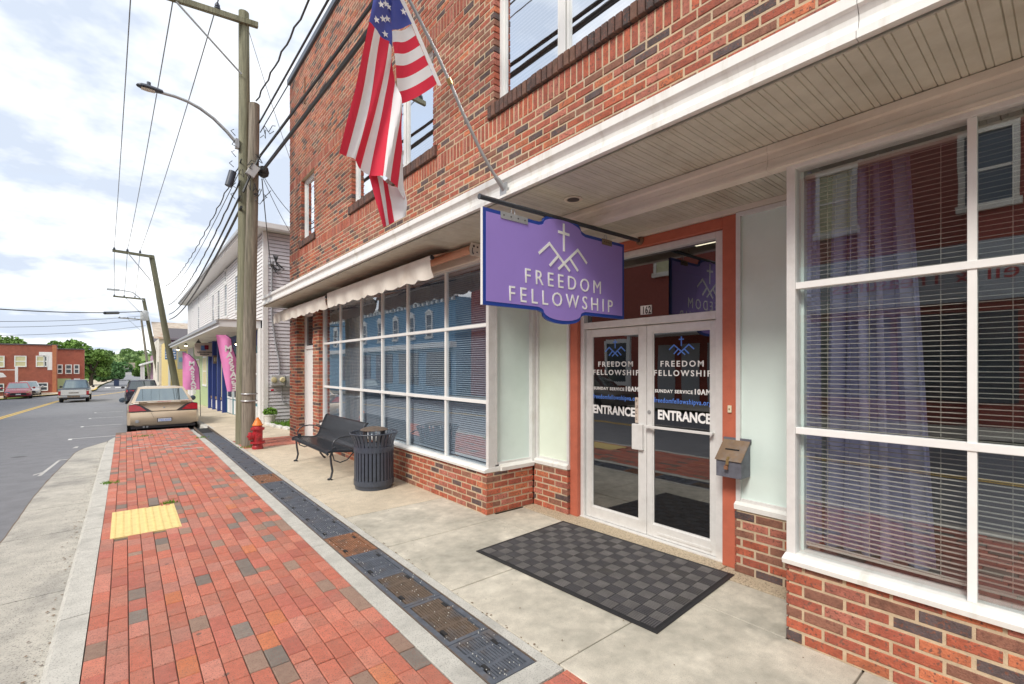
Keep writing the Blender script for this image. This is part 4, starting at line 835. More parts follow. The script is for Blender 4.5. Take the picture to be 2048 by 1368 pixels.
pole_mesh((2.03, 11.86, -.1), (2.045, 11.86, 9.62), .148, .105, 5).build('shaft', M['wood_green'], npz, smooth=True)
AZ = lambda x: 9.36 - (2.05-x)*.105
mb = MB(); mb.extr([(2.3, 11.70, AZ(2.3)-.06), (2.3, 11.70, AZ(2.3)+.06), (-.05, 11.70, AZ(-.05)+.06), (-.05, 11.70, AZ(-.05)-.06)], (0, .09, 0)); mb.build('crossarm', M['wood_green'], npz, bevel=.008)
mb = MB(); mb.tube([(1.97, 11.72, 8.15), (.80, 11.72, 9.16)], .02, 6); mb.build('brace', M['galv'], npz)
insm = MB(); insm.lathe([(.018,-.1),(.018,.0),(.055,.01),(.06,.04),(.035,.05),(.05,.065),(.05,.10),(.03,.12),(.03,.14),(.01,.15)], (0,0,0), 14); insd = insm.data('insulator', M['slate_metal'], True)
for x in (1.52, .78, .10): o = bpy.data.objects.new('insulator', insd); link(o, npz); o.matrix_parent_inverse = WM[npz.name].inverted(); o.location = (x, 11.745, AZ(x)+.06)
# tangle of fittings at the cable height
mb = MB(); mb.box((2.02, 11.24, 5.78), (2.2, 11.33, 6.05), rot=Matrix.Rotation(.5, 3, 'Y')); mb.build('terminal_box', M['box_grey'], op, bevel=.01)
mb = MB(); rr = random.Random(4)
mb.lathe([(.05,-.12),(.10,-.08),(.12,0),(.10,.09),(.04,.12)], (2.34, 11.42, 6.0), 10)
for k in range(9):
    a = [Vector((2.2+rr.uniform(-.2,.2), 11.27+rr.uniform(-.03,.02), 5.6+rr.uniform(-.3,1.3)))]
    for q in range(6): a.append(a[-1]+Vector((rr.uniform(-.09,.09), rr.uniform(-.02,.02), rr.uniform(-.12,.2))))
    mb.tube(a, .008, 5)
for k in range(7):
    c = Vector((1.86+rr.uniform(-.05,.04), 11.66, 5.4+k*.23)); mb.tube([c+Vector((0,0,-.05)), c+Vector((-.09,-.02,rr.uniform(-.05,.05))), c+Vector((-.03,0,.08))], .008, 5)
mb.build('cable_fittings', M['cable'], op, kind='stuff')
mb = MB(); mb.tube([(1.80, 11.7, 5.95), (1.72, 11.7, 5.62)], .075, 12); mb.build('splice_can', M['slate_metal'], npz, smooth=True)
lampT = thing('street_lamp', 'street lamp on a curved arm fixed to the tall green pole', 'street lamp', (1.93, 11.8, 6.6))
mb = MB(); mb.tube([(1.90,11.8,6.62),(1.70,11.8,6.83),(1.46,11.8,7.03),(1.22,11.8,7.16),(1.0,11.8,7.23),(.79,11.8,7.255),(.56,11.8,7.25)], [.034]*4+[.03]*3, 10); mb.box((1.86, 11.74, 6.52), (1.93, 11.86, 6.72)); mb.build('arm', M['galv'], lampT, smooth=True)
mb = MB(); mb.grid([[(x, 11.8+w*math.cos(a*math.pi/6), 7.255+h*math.sin(a*math.pi/6)*(1 if a < 7 else .45)) for a in range(13)] for x, w, h in ((.60,.02,.02),(.58,.06,.05),(.48,.08,.06),(.34,.10,.07),(.24,.09,.06),(.18,.05,.035),(.16,.01,.01))]); mb.tube([(.36, 11.8, 7.31), (.36, 11.8, 7.38)], .035, 10); mb.build('head', M['slate_metal'], lampT, smooth=True)
mb = MB(); mb.grid([[(x, 11.8-w, 7.222), (x, 11.8+w, 7.222)] for x, w in ((.46,.06),(.34,.08),(.24,.06))]); mb.build('lens', M['cream'], lampT)
def far_pole(label, b, t, r0, r1, arm, brace, m='wood_dark', ins=(), light=None, group='utility poles'):
    p = thing('utility_pole', label, 'utility pole', b, group=group)
    pole_mesh((b[0], b[1], b[2]-.3), t, r0, r1, 9).build('shaft', M[m], p, smooth=True)
    if arm:
        mb = MB(); mb.extr([(t[0]+.15, b[1]-.2, t[2]-.2), (t[0]+.15, b[1]-.2, t[2]-.04), (arm, b[1]-.2, t[2]+.06), (arm, b[1]-.2, t[2]-.10)], (0, .1, 0)); mb.build('crossarm', M[m], p)
        mb = MB(); mb.tube([(t[0], b[1]-.2, t[2]-brace), (t[0]+(arm-t[0])*.6, b[1]-.2, t[2]-.1)], .03, 6); mb.build('brace', M['galv'], p)
        for x in ins: o = bpy.data.objects.new('insulator', insd); link(o, p); o.matrix_parent_inverse = WM[p.name].inverted(); o.location = (x, b[1]-.15, t[2]+.02); o.scale = (1.2, 1.2, 1.2)
    return p
p2 = far_pole('leaning green utility pole with a crossarm behind the dark parked car', (2.80, 38, gz(38)), (1.28, 38, 8.9), .21, .15, -.62, 1.7, ins=(-.53, .1, .72))
p3 = far_pole('distant utility pole carrying a grey transformer and a street lamp', (3.2, 65, gz(65)), (1.5, 65, 9.2), .22, .16, -1.0, 1.9, ins=(-.9, -.1, .8))
mb = MB(); mb.lathe([(.32,6.75),(.36,6.8),(.36,7.7),(.3,7.8),(.1,7.85)], (1.6, 64.55, 0), 14); mb.build('transformer', M['box_grey'], p3, smooth=True)
mb = MB(); mb.tube([(1.55, 64.8, 8.9), (.6, 64.8, 9.75), (-.6, 64.8, 9.9)], .05, 8); mb.box((-1.5, 64.65, 9.78), (-.5, 64.95, 9.95)); mb.build('lamp_arm', M['galv'], p3)
p4 = far_pole('farthest thin utility pole with a short crossarm down the street', (3.2, 98, gz(98)), (2.0, 98, 9.6), .2, .14, -.9, 2.0, m='wood_grey', ins=(-.7, .3, 1.2))
# ------------------------------------------------------------------ cables
def cable(name, label, a, b, sag, r, m='cable', n=24, wob=0, group='overhead cables', mid=None):
    mb = MB(); P = []
    for i in range(n+1):
        t = i/n; p = Vector(a)+(Vector(b)-Vector(a))*t; p.z -= 4*sag*t*(1-t)
        if wob: p.x += wob*math.sin(i*2.2); p.z += wob*math.cos(i*2.2)
        P.append(p)
    mb.tube(P, r, 6); o = mb.build(name, M[m], None, smooth=True); return tag(o, label, 'cable', group)
for k, (x, x2) in enumerate(((1.52, .72), (.78, .1), (.10, -.53))):
    nm = ('right', 'middle', 'left')[k]
    w = cable('power_wire', f'{("third", "second", "first")[k]} thin power wire from the left between the two crossarms', (x, 11.745, AZ(x)+.2), (x2, 37.85, 9.05), .25, .012, 'wire', group='power wires')
    cable('power_wire', f'thin power wire from the {("third","second","first")[k]} insulator on to the distant pole', (x2, 37.85, 9.05), ((.8, -.1, -.9)[k], 64.85, 9.4), .3, .016, 'wire', group='power wires')
    cable('power_wire', f'thin power wire running overhead toward the viewer from insulator {("nearest the pole", "in the middle of the arm", "at the outer arm end")[k]}', (x, 11.745, AZ(x)+.2), (x, -24, AZ(x)+.1), .3, .012, 'wire', group='power wires')
for lab, z0, z1, r, wob, x0, x1 in (('topmost twisted cable sloping left from the cut pole', 6.22, 6.98, .014, .018, 1.95, 2.0), ('thin cable just under the twisted one, left of the pole', 6.0, 6.65, .009, 0, 1.93, 2.05), ('slack cable below the black splice can', 5.75, 5.75, .017, .008, 1.92, 2.15), ('black cable second from the lowest left of the pole', 5.42, 5.15, .022, 0, 1.92, 2.2), ('thick lowest black cable sloping left to the leaning pole', 5.2, 4.82, .027, 0, 1.95, 2.22)):
    cable('overhead_cable', lab, (x0, 11.62, z0), (x1, 37.8, z1), .55, r, wob=wob, n=60 if wob else 24)
cable('overhead_cable', 'thickest black cable passing behind the flag from the pole box', (2.3, 11.42, 5.98), (2.3, -22, 6.0), .28, .036, n=40)
cable('overhead_cable', 'second black cable crossing the brick wall above the thickest one', (2.27, 11.4, 6.32), (2.2, -22, 6.1), .45, .026, n=40)
cable('overhead_cable', 'short black cable bend crossing the front of both poles', (1.93, 11.3, 5.42), (2.27, 11.3, 6.32), -.03, .026)
cable('overhead_cable', 'twisted grey cable rising to the upper edge right of the tall pole', (2.2, 11.42, 7.5), (2.1, -22, 7.3), .30, .016, wob=.016, n=120)
cable('overhead_cable', 'dark cable running along the roof edge of the brick building', (2.26, 11.42, 7.05), (2.3, -22, 7.2), .1, .018, n=40)
cable('overhead_cable', 'thin cable beside the roof edge cable', (2.28, 11.42, 6.85), (2.36, -22, 7.1), .1, .010, n=40)
cable('guy_wire', 'thin wire from the tall pole top down to the brick corner', (2.13, 11.8, 9.2), (3.3, 12.42, 6.4), .05, .006, 'wire')
for k, (a, b, r) in enumerate((((2.33, 11.45, 5.95), (3.5, 12.6, 5.35), .007), ((2.33, 11.45, 5.9), (3.6, 13.2, 4.9), .007), ((2.32, 11.45, 5.85), (3.62, 16.55, 4.93), .011))):
    cable('service_wire', ('upper service wire from the pole to the brick corner', 'lower service wire from the pole to the brick corner', 'service cable from the pole down to the siding mast')[k], a, b, .12, r, group='service wires')
cable('street_cable', 'thick black cable spanning the street with a dark splice', (1.5, 64.6, 7.75), (-9.5, 41.5, 5.35), .35, .045, n=30)
mb = MB(); mb.tube([(-.55, 60.3, 7.05), (-1.5, 58.3, 6.78)], .14, 8); tag(mb.build('cable_splice', M['cable'], None), 'dark sleeve wrapped on the thick cable over the street', 'cable splice')
for k, (za, xb, yb, zb) in enumerate(((7.3, -9.5, 40, 4.2), (6.9, -10, 52, 4.6), (6.2, -10, 60, 4.4))): cable('street_cable', ('upper', 'middle', 'lower')[k] + ' thin cable sloping left across the street to the far side', (1.7, 64.6, za), (xb, yb, zb), .3, .02, group='thin street cables')
# ------------------------------------------------------------------ curtains and blinds
def blind(label, y0, y1, x, z0, z1, m, real, tilt=.0025, pitch=.027):
    b = thing('venetian_blind', label, 'blind', (x, y0, z1), group='venetian blinds')
    mb = MB(); mb.box((x-.008, y0, z1-.03), (x+.03, y1, z1)); mb.build('head_rail', M[m], b)
    z = z0 + .01
    if real: m2 = MB(); m2.extr([(0,0,0),(.009,0,.002+tilt/2),(.018,0,tilt),(.018,0,tilt+.0012),(.009,0,.0032+tilt/2),(0,0,.0012)], (0, y1-y0, 0)); md = m2.data('slat', M[m])
    mb = MB()
    while z < z1-.04:
        if real: o = bpy.data.objects.new('slat', md); link(o, b); o.matrix_parent_inverse = WM[b.name].inverted(); o.location = (x, y0, z+random.uniform(-.0012,.0012)); o.rotation_euler.x = random.uniform(-.0015,.0015)
        else: mb.extr([(x,y0,z),(x+.012,y0,z+.006),(x+.024,y0,z+tilt),(x+.024,y0,z+tilt+.0012),(x+.012,y0,z+.0072),(x,y0,z+.0012)], (0, y1-y0, 0))
        z += pitch
    if not real: mb.build('slats', M[m], b, kind='stuff')
    mb = MB()
    for y in (y0+.12, (y0+y1)/2+.05, y1-.12): mb.tube([(x-.002, y, z0), (x-.002, y, z1-.02)], .0015, 4)
    mb.build('ladder_cord', M[m], b); mb = MB(); mb.box((x, y0, z0-.008), (x+.026, y1, z0+.006)); mb.build('bottom_rail', M[m], b)
blind('cream venetian blind in front of the lavender curtain', .335, 1.09, 3.315, .585, 2.91, 'blind', True)
blind('cream venetian blind behind the pane at the right picture edge', -.9, .315, 3.315, .585, 2.91, 'blind', True)
for k, (a, b) in enumerate(((4.37, 6.32), (6.36, 8.10), (8.14, 10.08))): blind(('pale blind behind the window panes beside the purple sign', 'pale blind behind the middle panes above the litter bin', 'pale blind behind the far panes above the bench')[k], a, b, 3.315, .57, 2.93, 'blind_blue', False, .0135)
def curtain(label, ya, yb, yta, ytb, x, m, folds, z0=.56, z1=2.95):
    mb = MB(); rows = []
    for i in range(25):
        t = i/24; z = z0+(z1-z0)*t; a, b = ya+(yta-ya)*t, yb+(ytb-yb)*t
        rows.append([(x + .055*math.sin(s/72*folds*6.283+.9*math.sin(s*.11+1)+.4*math.sin(t*3+s*.2))+.015*math.sin(s*.35+t*2), a+(b-a)*s/72+.012*math.sin(s*.9), z) for s in range(73)])
    mb.grid(rows); return tag(mb.build('curtain', M[m], None, smooth=True, fix=False), label, 'curtain', 'window curtains')
curtain('lavender curtain hanging in folds behind the cream blind', .50, 1.04, .62, .98, 3.47, 'curtain', 5)
curtain('narrow gathered lavender curtain edge by the corner post', 1.06, 1.12, 1.07, 1.10, 3.42, 'curtain', 1)
curtain('dark blue curtain behind the far blinds of the long window', 4.4, 10.05, 4.4, 10.05, 3.52, 'curtain_dark', 26)
lampc = thing('ceiling_lamp', 'lit strip lamps on the ceiling seen through the door transom', 'ceiling lamp', (5.2, 2.6, 3.0))
mb = MB(); mb.box((4.9, 2.15, 3.07), (5.0, 2.75, 3.11)); mb.box((5.7, 1.95, 3.07), (5.8, 2.6, 3.11)); lm = mb.build('tube', M['bulb'], lampc)
# ------------------------------------------------------------------ neighbouring buildings
def at(u, v, y):                 # the point at depth y seen at a photo position: used to measure far things
    a = (u-1024)/F_; s, c = math.sin(YAW), math.cos(YAW); d = (s+a*c, c-a*s, -(v-734)/F_); t = y/d[1]
    return (d[0]*t, y, 1.7+d[2]*t)
def ux(u, y): return at(u, 0, y)[0]
def vz(v, u, y): return at(u, v, y)[2]
WX, WY, WE = 3.42, 16.6, 40.0
wb = thing('siding_building', 'white clapboard two storey building with a porch roof over coloured shopfronts', 'building', (6, 28, -.3))
mb = MB(); mb.box((WX+.02, WY+.02, -1.2), (14, WE, 6.1)); mb.build('wall', M['siding_shadow'], wb)  # dark grey backing paints the shadow lines between the boards
m2 = MB(); m2.extr([(0,-.022,0),(0,.018,0),(0,.018,.102),(0,-.004,.102)], (6.5, 0, 0)); bd = m2.data('siding_board', M['siding_side'])  # side boards have a darker tone than the front boards
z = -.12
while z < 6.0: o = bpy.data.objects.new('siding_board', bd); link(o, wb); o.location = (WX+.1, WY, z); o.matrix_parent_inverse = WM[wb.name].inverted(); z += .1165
m2 = MB(); m2.extr([(-.022,0,0),(.018,0,0),(.018,0,.100),(-.004,0,.100)], (0, WE-WY-.2, 0)); bd = m2.data('siding_board', M['siding'])
z = 3.22
while z < 6.0: o = bpy.data.objects.new('siding_board', bd); link(o, wb); o.location = (WX, WY+.1, z); o.matrix_parent_inverse = WM[wb.name].inverted(); z += .1165
mb = MB(); mb.box((WX-.03, WY-.03, -.2), (WX+.12, WY+.10, 6.05)); mb.build('corner_board', M['trim'], wb, bevel=.004); mb = MB(); mb.box((WX-.03, WE-.1, -1), (WX+.1, WE+.02, 6.05)); mb.build('corner_board', M['trim'], wb, bevel=.004)
mb = MB(); mb.box((2.93, WY-.32, 6.06), (14, WE+.3, 6.10)); mb.box((2.90, WY-.34, 6.10), (14, WE+.32, 6.26)); ro = mb.build('roof', M['trim'], wb); 
mb = MB(); mb.box((2.84, WY-.3, 6.14), (2.9, WE+.3, 6.25)); mb.build('eaves_gutter', M['galv'], ro)
def sash_window(par, y, w, z0, z1, x=WX, m='glass_dark'):
    mb = MB(); mb.box((x-.035, y-w/2-.07, z0-.07), (x-.001, y-w/2, z1+.09)); mb.box((x-.035, y+w/2, z0-.07), (x-.001, y+w/2+.07, z1+.09)); mb.box((x-.04, y-w/2, z1), (x-.001, y+w/2, z1+.09)); mb.box((x-.05, y-w/2-.09, z0-.10), (x-.002, y+w/2+.09, z0-.0)); mb.box((x-.025, y-w/2, (z0+z1)/2-.025), (x-.004, y+w/2, (z0+z1)/2+.025)); f = mb.build('window', M['trim'], par)
    mb = MB(); mb.box((x-.019, y-w/2, z0), (x-.018, y+w/2, z1)); mb.build('pane', M[m], f)
for y in (18.7, 21.2, 23.8, 25.8, 27.6, 33.6): sash_window(wb, y, .62, 3.95, 5.3)
for y in (23.9, 29.8, 33.7, 37): sash_window(wb, y, .40, 5.47, 5.9)
for y in (30.2, 31.9, 37.5): sash_window(wb, y, .5, 3.38, 3.85)
PX0 = 2.23
mb = MB(); mb.extr([(PX0, 16.95, 2.96), (WX-.02, 16.95, 2.96), (WX-.02, 16.95, 3.21), (PX0, 16.95, 3.16)], (0, WE-16.95, 0)); po = mb.build('porch_roof', M['trim'], wb)
mb = MB(); mb.extr([(PX0-.02, 16.92, 3.165), (WX-.02, 16.92, 3.215), (WX-.02, 16.92, 3.235), (PX0-.02, 16.92, 3.185)], (0, WE-16.95+.05, 0)); mb.build('porch_shingles', M['roof_tin'], po)
mb = MB(); mb.box((PX0-.07, 16.93, 3.07), (PX0-.002, WE, 3.17)); mb.build('porch_gutter', M['galv'], po)
mb = MB(); mb.box((PX0+.02, 16.97, 2.945), (WX-.03, WE-.02, 2.958)); mb.build('porch_ceiling', M['cream'], po)
zb = lambda y: gz(y)
# ground floor: teal window bay, blue entrance, green boarding
def shop(y0, y1, m, name):
    mb = MB(); mb.box((WX-.045, y0, zb(y1)-.2), (WX+.02, y1, 2.945)); return mb.build(name, M[m], wb)
t1 = shop(17.05, 23.4, 'teal', 'teal_shopfront'); t2 = shop(23.4, 28.1, 'blue_paint', 'blue_shopfront'); t3 = shop(28.1, 36.2, 'green_siding', 'green_shopfront'); t4 = shop(36.2, WE-.1, 'siding', 'white_shopfront')
mb = MB(); mb.box((WX-.10, 16.62, zb(16.8)-.1), (WX-.032, 17.04, 2.945)); mb.build('pilaster', M['trim'], wb)
for y0, y1 in ((17.25, 18.15), (18.25, 19.15), (19.5, 20.5), (20.7, 21.6), (21.9, 23.1)):
    for za, zc, m in ((.62, 2.2, 'glass_dark'), (.02, .42, None)):
        za += zb(y0); zc += zb(y0)*.3; mb = MB(); w = .07; x0, x1 = WX-.075, WX-.046
        if m:
            mb.box((x0, y0, za), (x1, y0+w, zc)); mb.box((x0, y1-w, za), (x1, y1, zc)); mb.box((x0, y0+w, za), (x1, y1-w, za+w)); mb.box((x0, y0+w, zc-w), (x1, y1-w, zc)); mb.box((x0+.008, y0+w, 1.45), (x1, y1-w, 1.49)); f = mb.build('sash', M['trim'], t1)
            mb = MB(); mb.box((x0+.014, y0+w, za+w), (x1-.001, y1-w, zc-w)); mb.build('pane', M[m], f)
        else: mb.box((x0+.004, y0+.05, za), (x1, y1-.05, zc)); mb.build('kick_panel', M['trim'], t1)
mb = MB(); mb.box((WX-.07, 17.1, 2.42), (WX-.046, 23.3, 2.9)); mb.build('name_board', M['blue_paint'], t1)
for y in (23.5, 24.9, 26.5, 27.95): mb = MB(); mb.box((WX-.20, y-.11, zb(y)-.1), (WX-.046, y+.11, 2.945)); mb.build('column', M['blue_paint'], t2)
for y0, y1 in ((23.65, 24.75), (25.05, 26.35), (26.65, 27.8)):
    mb = MB(); mb.box((WX-.07, y0, .62+zb(y0)), (WX-.046, y1, 2.3)); mb.build('pane', M['glass_pale' if y0 < 24 else 'glass_dark'], t2)
    mb = MB(); mb.box((WX-.11, y0, .48+zb(y0)), (WX-.046, y1, .60+zb(y0))); mb.build('window_ledge', M['dropwood'], t2); mb = MB(); mb.box((WX-.08, y0, .02+zb(y0)), (WX-.046, y1, .42+zb(y0))); mb.build('kick_panel', M['trim'], t2)
m2 = MB(); m2.extr([(-.016,0,0),(.018,0,0),(.018,0,.138),(0,0,.138)], (0, 8.0, 0)); bd = m2.data('green_board', M['green_siding']); z = -.55
while z < 2.8: o = bpy.data.objects.new('green_board', bd); link(o, t3); o.location = (WX-.05, 28.15, z); z += .132
sash_window(t3, 30.4, 1.5, .75, 2.2, WX-.06, 'glass_pale'); sash_window(t3, 33.6, 1.5, .75, 2.1, WX-.06, 'glass_pale')
# meter boxes and conduit on the side wall
mt2 = thing('meter_box', 'grey electric meter boxes on the siding wall beside the brick corner', 'meter box', (3.85, WY-.1, 1.25))
mb = MB(); mb.box((3.60, WY-.16, 1.10), (4.02, WY-.018, 1.44)); mb.box((4.05, WY-.14, 1.05), (4.2, WY-.018, 1.42)); mb.build('box', M['box_grey'], mt2, bevel=.012)
mb = MB(); mb.lathe([(.085,-.16),(.085,-.19),(.06,-.2)], (3.68, WY, 1.29), 18, axis='y'); mb.lathe([(.085,-.16),(.085,-.21),(.06,-.25)], (3.93, WY, 1.29), 18, axis='y'); mb.build('meter', M['glass_pale'], mt2, smooth=True)
mb = MB(); mb.tube([(3.95, WY-.06, 1.1), (3.93, WY-.06, .75), (3.97, WY-.06, .55), (4.1, WY-.06, .5), (4.16, WY-.06, .62)], .016, 8); mb.build('lower_conduit', M['conduit'], mt2)
mb = MB(); mb.box((3.62, WY-.03, .93), (3.70, WY-.018, .98)); mb.build('red_tag', M['fl_red'], mt2)
cd = thing('service_mast', 'grey conduit climbing the siding wall to a weatherhead', 'conduit', (3.64, WY-.05, 5))
mb = MB(); mb.tube([(3.64, WY-.05, 5.0), (3.645, WY-.05, 3.3), (3.75, WY-.05, 2.5), (3.86, WY-.05, 1.9), (3.87, WY-.05, 1.42)], .026, 8); mb.build('pipe', M['conduit'], cd, smooth=True)
mb = MB(); mb.lathe([(.03,-.05),(.075,0),(.07,.07),(.02,.1)], (3.62, WY-.09, 5.0), 12); mb.build('weatherhead', M['conduit'], cd, smooth=True)
mb = MB(); rr = random.Random(3)
for k in range(6): mb.tube([(3.62, WY-.12, 5.0), (3.72+k*.02, WY-.15, 4.85-rr.random()*.2), (3.85+k*.03, WY-.15, 4.82+rr.random()*.1), (3.75, WY-.15, 5.0+rr.random()*.1), (3.66+.03*k, WY-.14, 5.3)], .011, 6)
mb.build('drip_loop', M['cable'], cd)
# signs and lamps under the porch
hs = thing('porch_sign', 'cream shaped signboard hanging under the porch roof with a blue and red picture', 'sign', (2.95, 27, 2.6))
x0, x1 = ux(389, 27), ux(430, 27)
mb = MB(); mb.extr([(x0, 26.97, 2.32), (x0+.05, 26.97, 2.22), (x1-.05, 26.97, 2.22), (x1, 26.97, 2.32), (x1, 26.97, 2.78), (x1-.05, 26.97, 2.88), (x0+.05, 26.97, 2.88), (x0, 26.97, 2.78)], (0, .05, 0)); mb.build('board', M['sign_cream'], hs)
mb = MB(); xm = (x0+x1)/2; mb.box((xm-.16, 26.955, 2.5), (xm+.04, 26.968, 2.74)); mb.build('picture', M['sign_blue'], hs); mb = MB(); mb.box((xm-.02, 26.95, 2.55), (xm+.15, 26.954, 2.76)); mb.build('picture', M['red_car'], hs)
for z, w in ((2.39, .62), (2.29, .4)):
    mb = MB()
    for k in range(int(w/.055)): mb.box((xm-w/2+k*.055, 26.955, z), (xm-w/2+k*.055+.036, 26.968, z+.055))
    mb.build('faded_lettering', M['letter_dark'], hs)
mb = MB(); mb.tube([(x0+.1, 27, 2.88), (x0+.1, 27, 2.95)], .012, 6); mb.tube([(x1-.1, 27, 2.88), (x1-.1, 27, 2.95)], .012, 6); mb.build('hanger', M['black_metal'], hs)
g2 = thing('porch_sign', 'small grey signboard under the far end of the porch roof', 'sign', (2.6, 33, 2.3))
mb = MB(); mb.box((ux(355, 33), 32.97, vz(738, 360, 33)), (ux(373, 33), 33.03, vz(702, 360, 33))); mb.build('board', M['signgrey'], g2); mb = MB(); mb.box((ux(358, 33), 32.95, 2.0), (ux(369, 33), 32.968, 2.25)); mb.build('picture', M['blue_wall'], g2)
b2 = thing('bracket_sign', 'blue and white bracket sign beyond the porch near the leaning pole', 'sign', (2.0, 44, 2.7))
mb = MB(); mb.box((ux(330, 44), 43.96, vz(719, 340, 44)), (ux(353, 44), 44.04, vz(697, 340, 44))); mb.build('board', M['sign_blue'], b2)
mb = MB(); rr = random.Random(8)
for k in range(4):
    for q in range(5): xa = ux(331+q*4.3, 44); mb.box((xa, 43.94, vz(716-k*5, 340, 44)), (xa+.13*rr.uniform(.5, 1), 43.955, vz(713.5-k*5, 340, 44)))
mb.build('lettering', M['letter'], b2)
o2 = thing('window_sign', 'small dark lit sign hanging below the cream porch sign', 'sign', (3.2, 26.2, 2.0))
mb = MB(); mb.box((ux(426, 26.2), 26.15, vz(727, 434, 26.2)), (ux(440, 26.2), 26.2, vz(711, 434, 26.2))); mb.build('board', M['dropwood'], o2); mb = MB()
for k in range(3): mb.box((ux(428+k*4, 26.2), 26.135, vz(723, 434, 26.2)), (ux(430.5+k*4, 26.2), 26.148, vz(715, 434, 26.2)))
mb.build('lettering', M['glass_pale'], o2)
for k, (u, v, y, lit) in enumerate(((397, 686, 25, 0), (372, 691, 30, 1), (356, 699, 34, 1), (474, 688, 19.5, 1))):
    p = at(u, v, y); lt = thing('porch_lamp', ('unlit black gooseneck lamp under the porch roof', 'lit bulb lamp left of the cream porch sign', 'lit bulb lamp at the far porch end', 'lit bulb lamp beside the utility pole')[k], 'porch lamp', p, group='porch lamps')
    mb = MB(); mb.tube([(p[0], y, 2.945), (p[0], y, p[2]+.12)], .015, 6); mb.lathe([(.03, .12), (.07, .06), (.11, .0)], p, 12); mb.build('shade', M['black_metal'], lt, smooth=True)
    if lit: mb = MB(); mb.lathe([(.01, -.06), (.06, -.03), (.065, .0), (.02, .05)], p, 10); mb.build('bulb', M['bulb'], lt, smooth=True)
# feather banners, seen from behind so the lettering is reversed
def banner(label, bx_, by, H, w, lean, curl):
    z0 = gz(by); b = thing('feather_banner', label, 'banner', (bx_, by, z0), group='pink feather banners')
    pole = [(bx_, by, z0), (bx_-.02, by, z0+H*.55), (bx_-.05, by, z0+H*.75), (bx_-.16, by, z0+H*.88), (bx_-w*.62, by, z0+H*.965), (bx_-w*1.02, by, z0+H)]
    mb = MB(); mb.tube(pole, [.012, .011, .009, .008, .006, .005], 8); mb.build('pole', M['black_metal'], b, smooth=True)
    edge = [lerp(pole, k/30) for k in range(31)]; zlow = z0 + H*.42; rows = []
    for k in range(31):
        t = k/30; z = zlow + (z0+H-zlow)*t
        xe = next((a[0]+(c[0]-a[0])*((z-a[2])/(c[2]-a[2])) for a, c in zip(pole, pole[1:]) if a[2] <= z <= c[2]+1e-6), pole[-1][0])
        xl = bx_ - w*(1-.02*t) - lean*t; xl = min(xl + curl*(1-t)*w, xe-.004)
        rows.append([(xe+(xl-xe)*s/8, by+.03*math.sin(s*.8+t*3), z) for s in range(9)])
    mb = MB(); mb.grid(rows); mb.build('cloth', M['pink'], b, smooth=True, fix=False)
    mb = MB(); mb.tube([(p[0][0], p[0][1], p[0][2]) for p in rows], .014, 6); mb.build('sleeve', M['pink_edge'], b)
    return b, rows
bn, rows = banner('smaller looking pink feather banner standing upright beside the gold car', 2.27, 21.9, 2.5, .57, .02, 0)
for k, ch in enumerate('MASSAGE'): text(ch, .225, 'lettering', M['letter'], bn, (1.98+.012*k, 21.84, 1.76-.185*k), FACE_Y, align='CENTER', offset=.009, mirror=True, xs=1.1)
bn, rows = banner('larger pink feather banner partly hidden behind the utility pole', 2.40, 14.6, 2.62, .30, .25, .05)
for k, ch in enumerate('MASSAGE'): text(ch, .22, 'lettering', M['letter'], bn, (2.13+.03*min(k, 5), 14.53, 2.12-.175*k), FACE_Y, align='CENTER', offset=.009, mirror=True, xs=1.)
# yellow house, tin roofed store and mauve house farther down
yh = thing('yellow_house', 'yellow clapboard house with a dark shingle roof down the street', 'building', (6, 52, -1))
mb = MB(); mb.box((2.72, 46.02, -1.5), (9, 57, 3.9)); mb.build('wall', M['yellow_siding'], yh)
m2 = MB(); m2.extr([(0,-.02,0),(0,.02,0),(0,.02,.19),(0,0,.19)], (6.2, 0, 0)); bd = m2.data('siding_board', M['yellow_siding']); z = -1.0
while z < 3.7: o = bpy.data.objects.new('siding_board', bd); link(o, yh); o.location = (2.75, 46, z); o.matrix_parent_inverse = WM[yh.name].inverted(); z += .18
mb = MB(); mb.extr([(2.4, 45.6, 3.85), (9, 45.6, 3.85), (9, 50, 4.95), (2.4, 50, 4.95)], (0, .1, .12)); mb.build('roof', M['roof_dark'], yh)
mb = MB(); mb.box((2.62, 45.9, -1), (2.76, 46.06, 3.85)); mb.build('corner_board', M['trim'], yh)
sb = thing('dark_signboard', 'dark purple signboard fixed high on the yellow house', 'sign', (2.9, 45.9, 3.3))
mb = MB(); mb.box((ux(338, 45.9), 45.8, vz(692, 346, 45.9)), (ux(358, 45.9), 45.92, vz(676, 346, 45.9))); mb.build('board', M['purple_wall'], sb); mb = MB()
for k in range(6): mb.box((ux(340+k*2.6, 45.8), 45.77, vz(688, 346, 45.8)), (ux(341.7+k*2.6, 45.8), 45.795, vz(684, 346, 45.8)))
mb.build('lettering', M['letter'], sb)
ts = thing('tin_roofed_store', 'old store with a rusty tin roof behind the yellow house', 'building', (6, 62, -1))
mb = MB(); mb.box((2.62, 59, -1.5), (11, 72, 4.6)); mb.build('wall', M['cream'], ts); mb = MB(); mb.extr([(2.2, 58.6, 4.55), (11, 58.6, 4.55), (11, 65, 6.6), (2.2, 65, 6.6)], (0, .1, .1)); mb.build('roof', M['roof_tin'], ts)
mb = MB(); mb.box((2.58, 60, .2), (2.62, 61, 2.2)); mb.build('window', M['glass_dark'], ts)
mh = thing('mauve_house', 'mauve house with a white porch edge far down the right side', 'building', (6, 85, -1))
